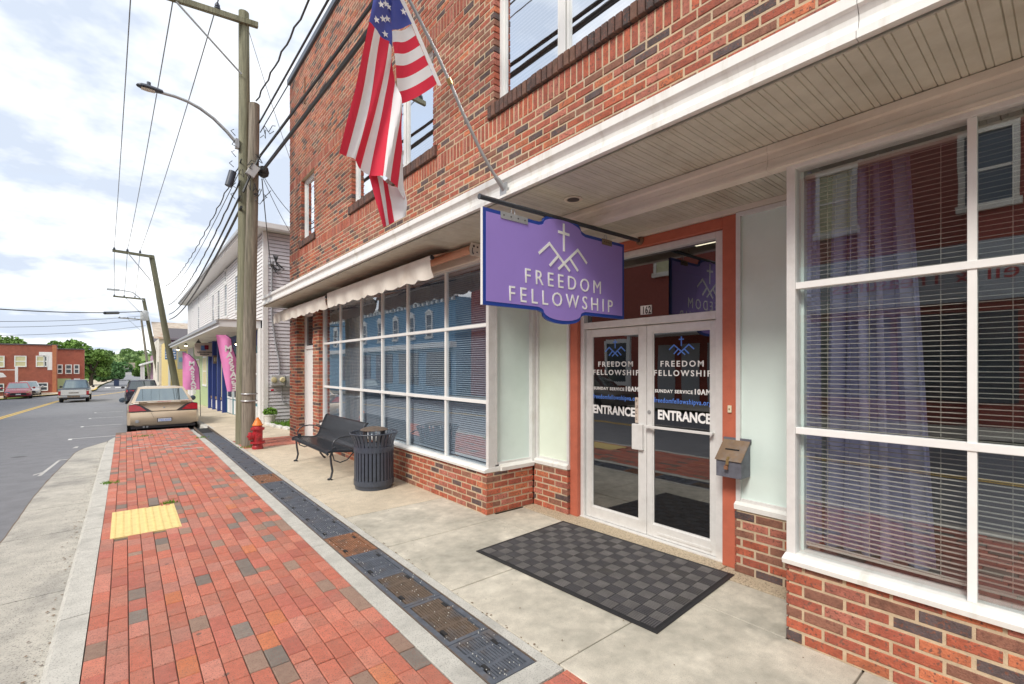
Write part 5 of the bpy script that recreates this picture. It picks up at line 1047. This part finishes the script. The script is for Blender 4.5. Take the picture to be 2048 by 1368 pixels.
mb = MB(); mb.box((3.0, 76, -1.5), (10, 92, 3.4)); mb.build('wall', M['purple_wall'], mh); mb = MB(); mb.extr([(1.6, 75.5, 1.9), (3.0, 75.5, 2.4), (3.0, 75.5, 2.6), (1.6, 75.5, 2.1)], (0, 17, 0)); mb.build('porch_roof', M['trim'], mh)
for k, y in enumerate((76, 81, 86, 91)): mb = MB(); mb.box((1.75, y, -1.1), (1.9, y+.15, 2.0)); mb.build('porch_post', M['trim'], mh)
mb = MB(); mb.extr([(2.6, 75.6, 3.4), (10, 75.6, 3.4), (10, 84, 6.0), (2.6, 84, 6.0)], (0, .1, .1)); mb.build('roof', M['roof_dark'], mh)
# left: long red brick building
BY = 70.
lb = thing('red_brick_hall', 'long low red brick building across the street with yellow blinded windows', 'building', (-14, BY, -1))
xr = ux(112.5, BY)
mb = MB(); mb.box((-34, BY, -1.6), (xr, BY+1.2, vz(691, 100, BY))); mb.build('wall', M['brick_far'], lb)
mb = MB(); mb.box((-34, BY-.06, vz(691, 100, BY)), (xr+.05, BY+1.3, vz(688.5, 100, BY))); mb.build('coping', M['roof_dark'], lb)
mb = MB(); mb.box((xr-.3, BY-.12, -1.5), (xr+.02, BY, vz(690, 100, BY))); mb.build('pilaster', M['brick_far_orange'], lb)
def fwin(par, u0, u1, v0, v1, y, m, sash=True):
    x0, x1, z0, z1 = ux(u0, y), ux(u1, y), vz(v1, u0, y), vz(v0, u0, y); mb = MB()
    mb.box((x0-.08, y-.06, z0-.1), (x0, y-.001, z1+.08)); mb.box((x1, y-.06, z0-.1), (x1+.08, y-.001, z1+.08)); mb.box((x0, y-.06, z1), (x1, y-.001, z1+.08)); mb.box((x0, y-.08, z0-.1), (x1, y-.001, z0))
    if sash: mb.box((x0, y-.05, (z0+z1)/2-.05), (x1, y-.001, (z0+z1)/2+.05))
    f = mb.build('window', M['trim'], par); mb = MB(); mb.box((x0, y-.03, z0), (x1, y-.002, z1)); mb.build('pane', M[m], f)
for u0, u1, v0, v1, m in ((-14, 7, 713, 733, 'glass_pale'), (31, 51, 713, 732, 'glass_pale'), (74, 88, 713, 732, 'glass_pale'), (89, 93, 713, 732, 'glass_dark'), (-6, 6, 769, 782, 'glass_dark'), (76, 94, 767, 780, 'glass_dark')): fwin(lb, u0, u1, v0, v1, BY, m)
mb = MB(); mb.box((ux(78, BY), BY-.03, vz(711, 90, BY)), (ux(107, BY), BY-.002, vz(704, 90, BY))); mb.box((ux(95, BY), BY-.031, vz(740, 90, BY)), (ux(107, BY), BY-.003, vz(711, 90, BY))); mb.build('white_patch', M['siding'], lb)
rb = thing('brick_annexe', 'smaller red brick annexe with three narrow windows and a pale garage door', 'building', (-4.5, 72, -1))
mb = MB(); mb.box((xr-1, 72.5, -1.6), (ux(168, 72.5), 73.6, vz(699, 140, 72.5))); mb.build('wall', M['brick_far'], rb); mb = MB(); mb.box((xr-1, 72.4, vz(699, 140, 72.5)), (ux(168.5, 72.4), 73.7, vz(697, 140, 72.5))); mb.build('coping', M['roof_dark'], rb)
for u0, u1 in ((116, 123.5), (132.5, 142), (149.5, 157)): fwin(rb, u0, u1, 730.5, 746, 72.5, 'glass_dark')
mb = MB(); mb.box((ux(115, 72.5), 72.44, -1.3), (ux(142, 72.5), 72.498, vz(757, 130, 72.5))); mb.build('garage_door', M['green_siding'], rb); mb = MB(); mb.box((ux(148, 72.5), 72.44, -1.3), (ux(160, 72.5), 72.498, vz(757, 150, 72.5))); mb.build('door', M['siding'], rb)
ps = thing('white_post', 'tall white post with a thin arm before the brick hall', 'sign post', at(33, 770, 64)); p = at(33, 770, 64)
mb = MB(); mb.box((p[0]-.09, 63.9, -1), (p[0]+.09, 64.1, vz(733, 33, 64))); mb.build('post', M['trim'], ps); mb = MB(); mb.box((ux(-30, 64), 63.97, vz(740.5, 20, 64)), (p[0], 64.03, vz(739, 20, 64))); mb.build('arm', M['trim'], ps)
mb = MB(); mb.extr([(ux(-10, 64), 63.95, vz(756, 0, 64)), (ux(13, 64), 63.95, vz(754, 0, 64)), (ux(6, 64), 63.95, vz(746, 0, 64)), (ux(-10, 64), 63.95, vz(744, 0, 64))], (0, .1, 0)); mb.build('panel', M['siding'], ps)
fh = thing('far_house', 'pale low house at the far end of the road below the wooded hill', 'building', (2, 190, 0))
zf = rz_(190); mb = MB(); mb.box((ux(248, 190), 190, zf-1), (ux(281, 190), 200, zf+2.4)); mb.build('wall', M['house'], fh); mb = MB(); a, b = ux(246, 190), ux(283, 190); mb.extr([(a, 189.5, zf+2.3), (b, 189.5, zf+2.3), ((a+b)/2+1.6, 189.5, zf+3.8), ((a+b)/2-1.6, 189.5, zf+3.8)], (0, 11, 0)); mb.build('roof', M['roof_tin'], fh)
for k in range(4): mb = MB(); xx = ux(252+k*7, 190); mb.box((xx, 189.93, zf+.9), (xx+.8, 189.995, zf+1.8)); mb.build('window', M['glass_dark'], fh)
bn2 = thing('kerb_bin', 'small dark blue bin standing in the far road', 'bin', at(233, 764, 92))
p = at(233, 766, 92); mb = MB(); mb.box((p[0]-.3, 91.7, rz_(92)), (p[0]+.3, 92.3, rz_(92)+.95)); mb.build('body', M['chair_bin'], bn2, bevel=.05); mb = MB(); mb.box((p[0]-.34, 91.65, rz_(92)+.95), (p[0]+.34, 92.35, rz_(92)+1.05)); mb.build('lid', M['tail_dark'], bn2, bevel=.03)
# ------------------------------------------------------------------ across the street (seen in the glass)
OX = -12.5
ob = thing('opposite_brick_building', 'red brick building across the street mirrored in the near shop window', 'building', (OX-4, 10, 0))
mb = MB(); mb.box((OX-9, -14, -.3), (OX, 27.5, 9.6)); mb.build('wall', M['brick_opp'], ob)
def owin(par, y, w, z0, z1, m='glass_dark', fm='trim', arch=True):
    mb = MB(); x = OX; mb.box((x+.001, y-w/2-.14, z0-.16), (x+.09, y-w/2, z1+.14)); mb.box((x+.001, y+w/2, z0-.16), (x+.09, y+w/2+.14, z1+.14)); mb.box((x+.001, y-w/2, z1), (x+.1, y+w/2, z1+.2)); mb.box((x+.001, y-w/2-.2, z0-.2), (x+.14, y+w/2+.2, z0)); mb.box((x+.001, y-w/2, (z0+z1)/2-.04), (x+.05, y+w/2, (z0+z1)/2+.04))
    if arch: mb.extr([(x+.002, y-w/2-.25, z1+.2), (x+.002, y+w/2+.25, z1+.2), (x+.002, y, z1+.5)], (.12, 0, 0))
    f = mb.build('window', M[fm], par); mb = MB(); mb.box((x+.001, y-w/2, z0), (x+.03, y+w/2, z1)); mb.build('pane', M[m], f)
for y in (-10, -6.5, -3, 1.6, 5.3, 9.2, 13, 17, 21, 25): owin(ob, y, .95, 6.4, 8.4, 'glass_pale' if y in (5.3, -3, 13) else 'glass_dark', 'cream', False)
mb = MB(); mb.box((OX+.001, -12, 3.6), (OX+.16, 6.6, 5.3)); sgb = mb.build('fascia_sign', M['signgrey'], ob)
text('ell & Treasures', .62, 'lettering', M['letter_red'], sgb, (OX+.165, 1.0, 4.2), (R(90), 0, R(90)), width=4.35)
for y in (-9, -5.2, -1.4, 2.4, 5.2): mb = MB(); mb.box((OX+.001, y-1.4, .7), (OX+.06, y+1.2, 3.3)); mb.build('shop_pane', M['glass_dark'], ob)
mb = MB(); mb.box((OX+.001, 7.5, 3.2), (OX+1.9, 14, 3.6)); mb.box((OX+1.7, 7.6, 0), (OX+1.85, 7.75, 3.2)); mb.box((OX+1.7, 13.75, 0), (OX+1.85, 13.9, 3.2)); mb.build('porch_canopy', M['trim'], ob)
owin(ob, 15.9, 1.3, .9, 3.0, 'glass_dark', 'trim', False); owin(ob, 20, 1.3, .9, 3.0, 'glass_dark', 'trim', False); owin(ob, 24.5, 1.3, .9, 3.0, 'glass_dark', 'trim', False)
for y in (9, 10.3, 11.6, 12.9): mb = MB(); mb.box((OX+.001, y-.45, .1), (OX+.05, y+.45, 2.8)); mb.build('porch_door', M['signgrey'], ob)
bb = thing('opposite_blue_building', 'blue painted building with white hooded windows mirrored in the long window', 'building', (OX-4, 42, 0))
mb = MB(); mb.box((OX-9, 29.5, -1.5), (OX, 58, 7.0)); mb.build('wall', M['blue_wall'], bb)
for y in (33.4, 36.4, 39.5, 42.8, 46.6, 51.2, 55.2): owin(bb, y, .85, 4.2, 5.9)
mb = MB(); mb.box((OX-.2, 29.4, 7.0), (OX+.3, 58.1, 7.25)); mb.box((OX+.001, 29.4, 3.2), (OX+.5, 58.1, 3.6))
y = 29.6
while y < 58: mb.box((OX+.001, y, 6.72), (OX+.2, y+.3, 6.998)); y += .75
mb.build('cornice', M['trim'], bb)
for y in (32, 37, 42, 47, 52): mb = MB(); mb.box((OX+.001, y-1.8, .2), (OX+.06, y+1.8, 2.9)); mb.build('shop_pane', M['glass_dark'], bb)
# ------------------------------------------------------------------ vehicles (local: +y is forward, origin on the road)
def wheel(par, x, y, r, w, m='rim'):
    s = 1 if x > 0 else -1
    mb = MB(); mb.lathe([(r*.62, -w/2), (r*.9, -w/2), (r, -w/2+.03), (r, w/2-.03), (r*.9, w/2), (r*.62, w/2)], (x-s*w/2, y, r), 24, axis='x'); wh = mb.build('wheel', M['tyre'], par, smooth=True)
    mb = MB(); mb.lathe([(r*.64, 0), (r*.6, s*.012), (r*.2, s*.02), (.02, s*.03)], (x-s*.02, y, r), 18, axis='x')
    for k in range(5):
        a = k*2*math.pi/5; mb.box((x-.004 if s > 0 else x-.012, y-.03, r+.07), (x+.012 if s > 0 else x+.004, y+.03, r+r*.58), rot=None) if k == 0 else None
    mb.build('rim', M[m], wh, smooth=True)
def loft(st, paint, par, name='body'):
    mb = MB(); rows = []
    for (y, w, zb, zs, zt, tw) in st:     # half width, sill, shoulder, deck, half width of the deck
        half = [(0, zb), (w*.80, zb), (w*.95, zb+.06), (w, zb+(zs-zb)*.45), (w*.985, zs-.05), (w*.95, zs), (tw, zt-.012), (tw*.6, zt+.01), (0, zt+.016)]
        rows.append([(x, y, z) for x, z in half] + [(-x, y, z) for x, z in half[-2::-1]])
    mb.grid(rows); mb.face(rows[0]); mb.face(rows[-1]); return mb.build(name, M[paint], par, smooth=True)
def house(par, paint, base, roof, zb, zr, glassm='car_glass', rearm='car_glass', roofm=None):
    (y0, y1, wb), (r0, r1, wr) = base, roof; N = 8
    def sec(t):
        y_a, y_b, w, z = y0+(r0-y0)*t, y1+(r1-y1)*t, wb+(wr-wb)*t, zb+(zr-zb)*t; return y_a, y_b, w, z
    mb = MB(); rows = []
    for t in (0, .25, .5, .75, .93, 1.0, 1.04):
        ya, yb, w, z = sec(min(t, 1)); bul = .10*(1-.3*t)
        if t > 1: ya += .25; yb -= .25; w -= .18; z += .035
        ring = [(-w+2*w*i/N, ya-bul*(1-(2*i/N-1)**2), z) for i in range(N+1)] + [(w, ya+(yb-ya)*i/6, z) for i in range(1, 6)] + [(w-2*w*i/N, yb+bul*(1-(2*i/N-1)**2), z) for i in range(N+1)] + [(-w, yb+(ya-yb)*i/6, z) for i in range(1, 6)]
        rows.append(ring+[ring[0]])
    mb.grid(rows); mb.face(rows[-1][:-1]); g = mb.build('cabin', M[roofm or paint], par, smooth=True)
    def pane(fy, sign, nm, m, inset=.11, ta=.06, tb=.9):
        mb = MB(); rows = []
        for k in range(7):
            t = ta+(tb-ta)*k/6; ya, yb, w, z = sec(t); bul = .10*(1-.3*t)+.008; ww = w*(1-inset)
            rows.append([(-ww+2*ww*i/N, (ya-bul*(1-((-ww+2*ww*i/N)/w)**2) - .006) if sign < 0 else (yb+bul*(1-((-ww+2*ww*i/N)/w)**2)+.006), z) for i in range(N+1)])
        mb.grid(rows); mb.build(nm, M[m], g, smooth=True, fix=True)
    pane(0, -1, 'rear_window', rearm); pane(0, 1, 'windscreen', glassm)
    for s in (-1, 1):
        for a, b in ((.12, .47), (.52, .9)):
            mb = MB(); q = []
            for t, f in ((.08, a), (.08, b), (.88, b), (.88, a)):
                ya, yb, w, z = sec(t); q.append((s*(w+.008), ya+(yb-ya)*f, z))
            mb.face(q); mb.build('side_window', M[glassm], g)
    return g
def mirrors(par, paint, y, z, w):
    for s in (-1, 1): mb = MB(); mb.lathe([(.01,-.05),(.085,-.03),(.095,.03),(.05,.06)], (s*(w+.13), y, z), 12, axis='y'); mb.box((s*w, y-.03, z-.04), (s*(w+.08), y+.03, z)); mb.build('mirror', M[paint], par, smooth=True)
# gold sedan
gc = lthing('gold_sedan', 'champagne gold sedan with a rear spoiler and dented bumper corner parked at the kerb', 'car', (.93, 18.0, rz_(18.6)), 0)
gc.rotation_euler = (R(-1.3), 0, R(0))
st = [(.0,.74,.30,.60,.66,.70),(.04,.84,.22,.63,.72,.74),(.12,.88,.20,.66,.90,.70),(.2,.885,.20,.80,.915,.70),(.75,.89,.2,.82,.93,.74),(1.4,.89,.2,.84,.93,.80),(2.6,.89,.2,.84,.92,.8),(3.3,.89,.2,.82,.90,.78),(3.9,.87,.2,.74,.80,.74),(4.4,.82,.2,.62,.68,.66),(4.65,.70,.26,.5,.55,.5)]
loft(st, 'gold', gc); house(gc, 'gold', (.62, 3.35, .80), (1.45, 2.55, .60), .90, 1.37, rearm='rear_glass')
mb = MB(); mb.grid([[(-.82, y, z), (-.5, y-.04, z+.004), (0, y-.06, z+.006), (.5, y-.04, z+.004), (.82, y, z)] for y, z in ((-.02,.26),(-.07,.34),(-.09,.46),(-.075,.56),(-.03,.63),(.06,.645))]); bp = mb.build('rear_bumper', M['gold'], gc, smooth=True)
for s in (-1, 1):
    mb = MB(); mb.grid([[(s*.82, y*1.0, z), (s*.885, y+.10, z), (s*.895, y+.42, z)] for y, z in ((-.02,.26),(-.07,.34),(-.09,.46),(-.075,.56),(-.03,.63))]); mb.build('bumper_corner', M['gold'], gc, smooth=True)
    mb = MB(); mb.extr([(s*.86, -.012, .655), (s*.86, .02, .86), (s*.70, .02, .895), (s*.55, .01, .84), (s*.30, -.02, .66)], (0, .05, 0)); tl = mb.build('tail_lamp', M['tail_dark'], gc)
    mb = MB(); mb.extr([(s*.855, -.022, .672), (s*.85, .008, .845), (s*.71, .008, .872), (s*.585, .0, .81), (s*.44, -.026, .676)], (0, .02, 0)); mb.build('lens', M['tail'], tl)
mb = MB(); mb.extr([(-.72, -.02, .935), (.72, -.02, .935), (.72, .10, .95), (-.72, .10, .95)], (0, 0, .022)); mb.box((-.62, .0, .90), (-.42, .08, .937)); mb.box((.42, .0, .90), (.62, .08, .937)); sp_ = mb.build('spoiler', M['gold'], gc, bevel=.008)
mb = MB(); mb.box((-.17, -.026, .936), (.17, -.018, .952)); mb.build('brake_light', M['tail'], sp_)
mb = MB(); mb.box((-.185, -.165, .325), (.185, -.14, .445)); mb.build('plate_frame', M['tail_dark'], bp); mb = MB(); mb.box((-.165, -.169, .338), (.165, -.1655, .432)); npl = mb.build('number_plate', M['plate'], bp); text('TKE-4219', .085, 'plate_lettering', M['letter_blue'], npl, (-.14, -.171, .352), FACE_Y, width=.28)
mb = MB(); mb.lathe([(.05,-.098),(.05,-.124),(.038,-.127)], (-.66, .0, .37), 14, axis='y'); mb.build('reflector', M['silver'], bp); mb = MB(); mb.tube([(-.86, .0, .648), (-.5, -.05, .65), (0, -.068, .652), (.5, -.05, .65), (.86, .0, .648)], .008, 5); mb.tube([(-.30, -.02, .66), (-.32, -.16, .60), (-.26, -.165, .46)], .003, 4); mb.build('panel_gap', M['tail_dark'], gc)
mb = MB(); mb.lathe([(.035, .0), (.03, -.02)], (0, .06, .745), 10, axis='y'); mb.build('badge', M['silver'], gc)
mb = MB(); mb.tube([(-.42, .1, .2), (-.42, -.03, .19)], .03, 10); mb.tube([(-.5, .1, .2), (-.5, -.03, .19)], .03, 10); mb.build('exhaust', M['galv'], gc); mb = MB(); mb.box((-.8, .05, .14), (.8, 4.2, .22)); mb.build('underbody', M['tail_dark'], gc)
for x in (-.885, .885):
    for y in (.85, 3.65): wheel(gc, x, y, .315, .21); mb = MB(); mb.lathe([(.36, 0), (.36, .006*(1 if x > 0 else -1))], (x+.002*(1 if x > 0 else -1), y, .33), 22, axis='x'); mb.build('wheel_arch', M['tail_dark'], gc)
mirrors(gc, 'pickup_dark', 3.0, .93, .88)
# dark SUV ahead of it
def suv(label, loc, rz, paint, rear='car_glass', name='dark_suv'):
    c = lthing(name, label, 'car', loc, rz)
    st = [(0,.78,.35,.62,.9,.76),(.06,.88,.26,.75,1.04,.80),(.3,.92,.25,.95,1.08,.84),(1.5,.93,.25,.97,1.06,.86),(3.0,.93,.25,.97,1.06,.86),(3.5,.92,.25,.95,1.04,.82),(4.2,.88,.25,.82,.94,.76),(4.6,.8,.3,.65,.78,.66)]
    loft(st, paint, c); house(c, paint, (.14, 3.6, .86), (.5, 2.85, .68), 1.03, 1.64, rearm=rear)
    for x in (-.93, .93):
        for y in (.85, 3.65): wheel(c, x, y, .37, .23)
    for s in (-1, 1): mb = MB(); mb.extr([(s*.90, .05, .86), (s*.90, .07, 1.0), (s*.45, -.0, .98), (s*.5, -.0, .9)], (0, .05, 0)); mb.build('tail_lamp', M['tail'], c)
    mb = MB(); mb.box((-.82, -.06, .36), (.82, .1, .62)); mb.build('bumper', M[paint], c, bevel=.04); mb = MB(); mb.box((-.17, -.02, .70), (.17, .0, .80)); mb.build('number_plate', M['plate'], c)
    mirrors(c, 'tail_dark', 3.15, 1.08, .92); return c
suv('dark plum suv parked in front of the gold sedan', (.93, 41, rz_(42.5)), R(.6), 'suv')
# pickup truck
pk = lthing('pickup_truck', 'old silver white pickup with a slate blue cab driving away down the street', 'pickup', (-3.05, 49, rz_(50)), R(.4))
loft([(0,.86,.58,.78,1.02,.84),(.1,.88,.56,.80,1.03,.85),(2.2,.88,.5,.80,1.03,.85),(3.6,.88,.42,.82,1.04,.85),(4.0,.88,.42,.84,1.06,.84),(5.0,.85,.42,.76,1.0,.78),(5.2,.78,.5,.65,.9,.7)], 'pickup_white', pk)
mb = MB(); mb.box((-.89, -.012, .97), (.89, 2.1, 1.05)); mb.build('bed_rail', M['pickup_dark'], pk, bevel=.02); mb = MB(); mb.box((-.8, .06, 1.051), (.8, 2.05, 1.055)); mb.build('bed_floor', M['tail_dark'], pk)
house(pk, 'pickup_dark', (2.15, 4.15, .80), (2.35, 3.4, .62), 1.03, 1.68, rearm='rear_glass')
mb = MB(); mb.box((-.71, -.03, .60), (.71, -.004, 1.0)); tg = mb.build('tailgate', M['pickup_white'], pk, bevel=.01); mb = MB(); mb.box((-.28, -.03, .72), (.28, -.023, .80)); mb.build('badge', M['dropwood'], tg)
for s in (-1, 1): mb = MB(); mb.box((s*.72, -.024, .62), (s*.87, -.0, .9)); mb.build('tail_lamp', M['tail'], pk)
mb = MB(); mb.box((-.9, -.16, .40), (.9, -.02, .56)); mb.build('bumper', M['chrome'], pk, bevel=.03); mb = MB(); mb.box((-.36, -.17, .42), (.36, -.161, .55)); mb.build('number_plate', M['dropwood'], pk)
mb = MB(); mb.box((-.6, .2, .25), (.6, 4.5, .44)); mb.lathe([(.03, -.5), (.12, -.1), (.12, .1), (.03, .5)], (0, .95, .33), 10, axis='x'); mb.build('chassis', M['tail_dark'], pk)
for x in (-.86, .86):
    for y in (.95, 4.25): wheel(pk, x, y, .36, .23)
mirrors(pk, 'tail_dark', 3.9, 1.12, .86)
# oncoming parked cars far left
def sedan(label, loc, rz, paint, name):
    c = lthing(name, label, 'car', loc, rz, 'cars parked across the street' if loc[1] > 50 else None)
    loft([(0,.7,.3,.6,.85,.68),(.15,.86,.22,.78,.95,.72),(1.2,.9,.2,.84,.95,.8),(2.9,.9,.2,.84,.94,.8),(3.5,.89,.2,.8,.92,.78),(4.1,.87,.2,.72,.82,.74),(4.55,.8,.22,.6,.66,.62),(4.7,.68,.28,.5,.54,.5)], paint, c)
    house(c, paint, (.6, 3.5, .8), (1.35, 2.6, .6), .91, 1.42, glassm='rear_glass')
    mb = MB(); mb.extr([(-.55, 4.66, .34), (.55, 4.66, .34), (.45, 4.70, .56), (-.45, 4.70, .56)], (0, .05, 0)); gr = mb.build('grille', M['tail_dark'], c); mb = MB(); mb.box((-.16, 4.755, .38), (.16, 4.765, .47)); mb.build('number_plate', M['plate'], gr)
    for s in (-1, 1): mb = MB(); mb.extr([(s*.84, 4.45, .56), (s*.5, 4.68, .55), (s*.48, 4.68, .64), (s*.82, 4.45, .68)], (0, .03, 0)); mb.build('headlamp', M['chrome'], c)
    for x in (-.9, .9):
        for y in (.9, 3.75): wheel(c, x, y, .33, .22)
    mirrors(c, paint, 3.05, .95, .88); return c
sedan('dark red sedan facing the viewer before the brick hall', (ux(36, 60)-.55, 64.6, rz_(62)), R(187), 'red_car', 'red_sedan'); sedan('silver car half hidden behind the dark red sedan', (ux(58, 65)-.5, 69.2, rz_(66)), R(186), 'silver', 'silver_sedan')
suv('taupe suv parked across the street mirrored in the glass doors', (-7.9, 16.5, rz_(14)), R(180), 'brown_car', name='taupe_suv'); sedan('blue grey car across the street mirrored in the long window', (-7.9, 37, rz_(34)), R(180), 'pickup_dark', 'blue_sedan')
# ------------------------------------------------------------------ trees, hill, plants
def leaves(mb, c, r, n, s, rr, flat=1.):
    for _ in range(n):
        while True:
            d = Vector((rr.uniform(-1,1), rr.uniform(-1,1), rr.uniform(-1,1)))
            if .25 < d.length < 1: break
        d = d.normalized()*d.length**.5; p = Vector(c)+Vector((d.x*r, d.y*r, d.z*r*flat)); a = Vector((rr.gauss(0,1), rr.gauss(0,1), rr.gauss(0,1))).normalized(); b = a.cross(Vector((rr.gauss(0,1), rr.gauss(0,1), rr.gauss(0,1)))).normalized(); k = s*rr.uniform(.6, 1.3)
        mb.face([p-a*k, p+b*k*.7, p+a*k, p-b*k*.7])
def tree(label, base, h, cr, m='leaf', seed=1, n=2600, trunk=.3, ls=.22):
    rr = random.Random(seed); t = thing('leafy_tree', label, 'tree', base, group='trees down the street'); b = Vector(base)
    mb = MB(); mb.tube([b-Vector((0,0,.3)), b+Vector((.1,0,h*.3)), b+Vector((0,.1,h*.55))], [trunk, trunk*.7, trunk*.4], 8); blobs = []
    for k in range(16):
        a = rr.uniform(0, 6.28); q = rr.random()**.5; zz = rr.uniform(.32, .9); wr = cr*(1-abs(zz-.55)*1.1)
        c = b+Vector((math.cos(a)*wr*q, math.sin(a)*wr*q, h*zz)); blobs.append(c); mb.tube([b+Vector((0,0,h*.35)), b+(c-b)*.6+Vector((0,0,h*.05)), c], [trunk*.35, trunk*.2, .03], 5)
    mb.build('trunk', M['bark'], t, smooth=True); mb = MB()
    for c in blobs: leaves(mb, c, cr*rr.uniform(.34, .52), n//16, ls, rr, .8)
    mb.build('crown', M[m], t, fix=False, kind='stuff')
def tr(label, u, vt, vb, y, cr, **k): p = at(u, vb, y); zb_ = max(-1.3, rz_(y)-.1); tree(label, (p[0], y, zb_), vz(vt, u, y)-zb_, cr, **k)
tr('large bright green tree at the right end of the brick annexe', 181, 690, 760, 92, 2.0, seed=2, n=3600)
tr('tall tree rising behind the roof of the brick annexe', 140, 677, 760, 94, 2.6, seed=3, m='leaf', n=3600)
tr('tree top showing over the brick hall at the left picture edge', 4, 668, 760, 96, 2.4, seed=4, n=3600); tr('low tree top over the brick hall roof near its middle', 24, 682, 760, 98, 1.6, seed=5)
tr('dark round tree beside the far road before the hill', 226, 727, 762, 124, 2.9, seed=6, m='leaf2', n=3600, ls=.28)
tr('light green tree right of the far pale house', 292, 724, 760, 128, 2.2, seed=7, n=2600, ls=.28); tr('bushy tree between the bright green and the dark tree', 205, 738, 762, 110, 1.5, seed=8, m='leaf2'); tr('tree at the left of the far pale house', 243, 740, 756, 205, 2.2, seed=9, ls=.4, n=1500); tr('tree behind the far pale house', 265, 728, 752, 230, 3.6, seed=10, ls=.5)
rr = random.Random(11); mb = MB()
for k in range(330):
    y = rr.uniform(225, 470); x = rr.uniform(-200, 120)*(y/400); h = rz_(min(y, 300)) - .14 + (10.5+3.5*noise.noise(Vector((x*.006, y*.004, 3))))*sm(210, 420, y); r_ = rr.uniform(2.4, 4.2); leaves(mb, (x, y, h+r_*.2), r_, 70, .95, rr, .75)
wood = mb.build('hillside_woods', M['leaf3'], None, fix=False); wood['kind'] = 'stuff'
mb = MB()
for k in range(60): y = rr.uniform(96, 200); x = rc(y)+(-1 if k % 2 else 1)*rr.uniform(5, 22); leaves(mb, (x, y, rz_(y)+.3), rr.uniform(.6, 1.5), 50, .3, rr, .8)
sh = mb.build('roadside_shrubbery', M['leaf2'], None, fix=False); sh['kind'] = 'stuff'
mb = MB()
for k in range(5200):
    x, y = rr.uniform(3.45, 7), rr.uniform(12.7, 16.5); z = gz(y)-.02; h = rr.uniform(.06, .17); a = rr.uniform(0, 6.28); dx, dy = math.cos(a)*.012, math.sin(a)*.012; mb.face([(x-dx, y-dy, z), (x+dx, y+dy, z), (x+rr.uniform(-.05,.05), y+rr.uniform(-.05,.05), z+h)])
gr = mb.build('grass', M['grass'], None, fix=False); gr['kind'] = 'stuff'
mb = MB(); mb.grid([[(3.3, y, gz(y)-.03), (9, y, gz(y)-.03)] for y in (12.4, 14, 15.5, 16.6)]); struct(mb, 'lawn', M['ground'])
for k, (x, y) in enumerate(((3.40,15.9),(3.42,15.3),(3.45,14.7),(3.5,14.1),(3.55,13.5))):
    mb = MB(); mb.box((x-.07, y-.27, gz(y)-.05), (x+.07, y+.27, gz(y)+.07)); tag(mb.build('edging_stone', M['stone_white'], None, bevel=.03), ('farthest whitewashed edging stone, next to the white planter', 'second whitewashed edging stone from the white planter', 'middle whitewashed edging stone along the small lawn', 'second whitewashed edging stone from the brick corner', 'whitewashed edging stone nearest the brick corner')[k], 'edging stone', 'white edging stones')
pt = thing('planter', 'white pot of leafy plants at the corner of the siding building', 'plant pot', (3.5, 16.3, gz(16.3)))
mb = MB(); mb.lathe([(.13,-.02),(.17,.26),(.19,.27),(.19,.30),(.15,.30)], (3.52, 16.25, gz(16.3)), 16); mb.build('pot', M['stone_white'], pt, smooth=True); mb = MB(); leaves(mb, (3.52, 16.25, gz(16.3)+.38), .2, 160, .05, rr, .7); mb.build('foliage', M['grass'], pt, fix=False, kind='stuff')
for k, (x, y, w) in enumerate(((.42, 7.22, .09), (-.17, 9.0, .13), (.35, 14.6, .25), (2.0, 11.15, .2), (1.42, 13.4, .15))):
    mb = MB()
    for q in range(60): a = rr.uniform(0, 6.28); d = rr.random()*w; px, py = x+math.cos(a)*d, y+math.sin(a)*d*.6; mb.face([(px-.006, py, .0), (px+.006, py, .0), (px+rr.uniform(-.03,.03), py+rr.uniform(-.03,.03), rr.uniform(.015,.05))])
    tag(mb.build('weed', M['grass'], None, fix=False, kind='stuff'), ('tiny weed tuft at the far corner of the yellow tactile plate', 'weed tuft growing between kerb and brick pavement', 'weed tuft in the bricks behind the gold car', 'weed tuft round the foot of the grey utility pole', 'weed tuft by the drain near the gold car')[k], 'weed', 'weed tufts')
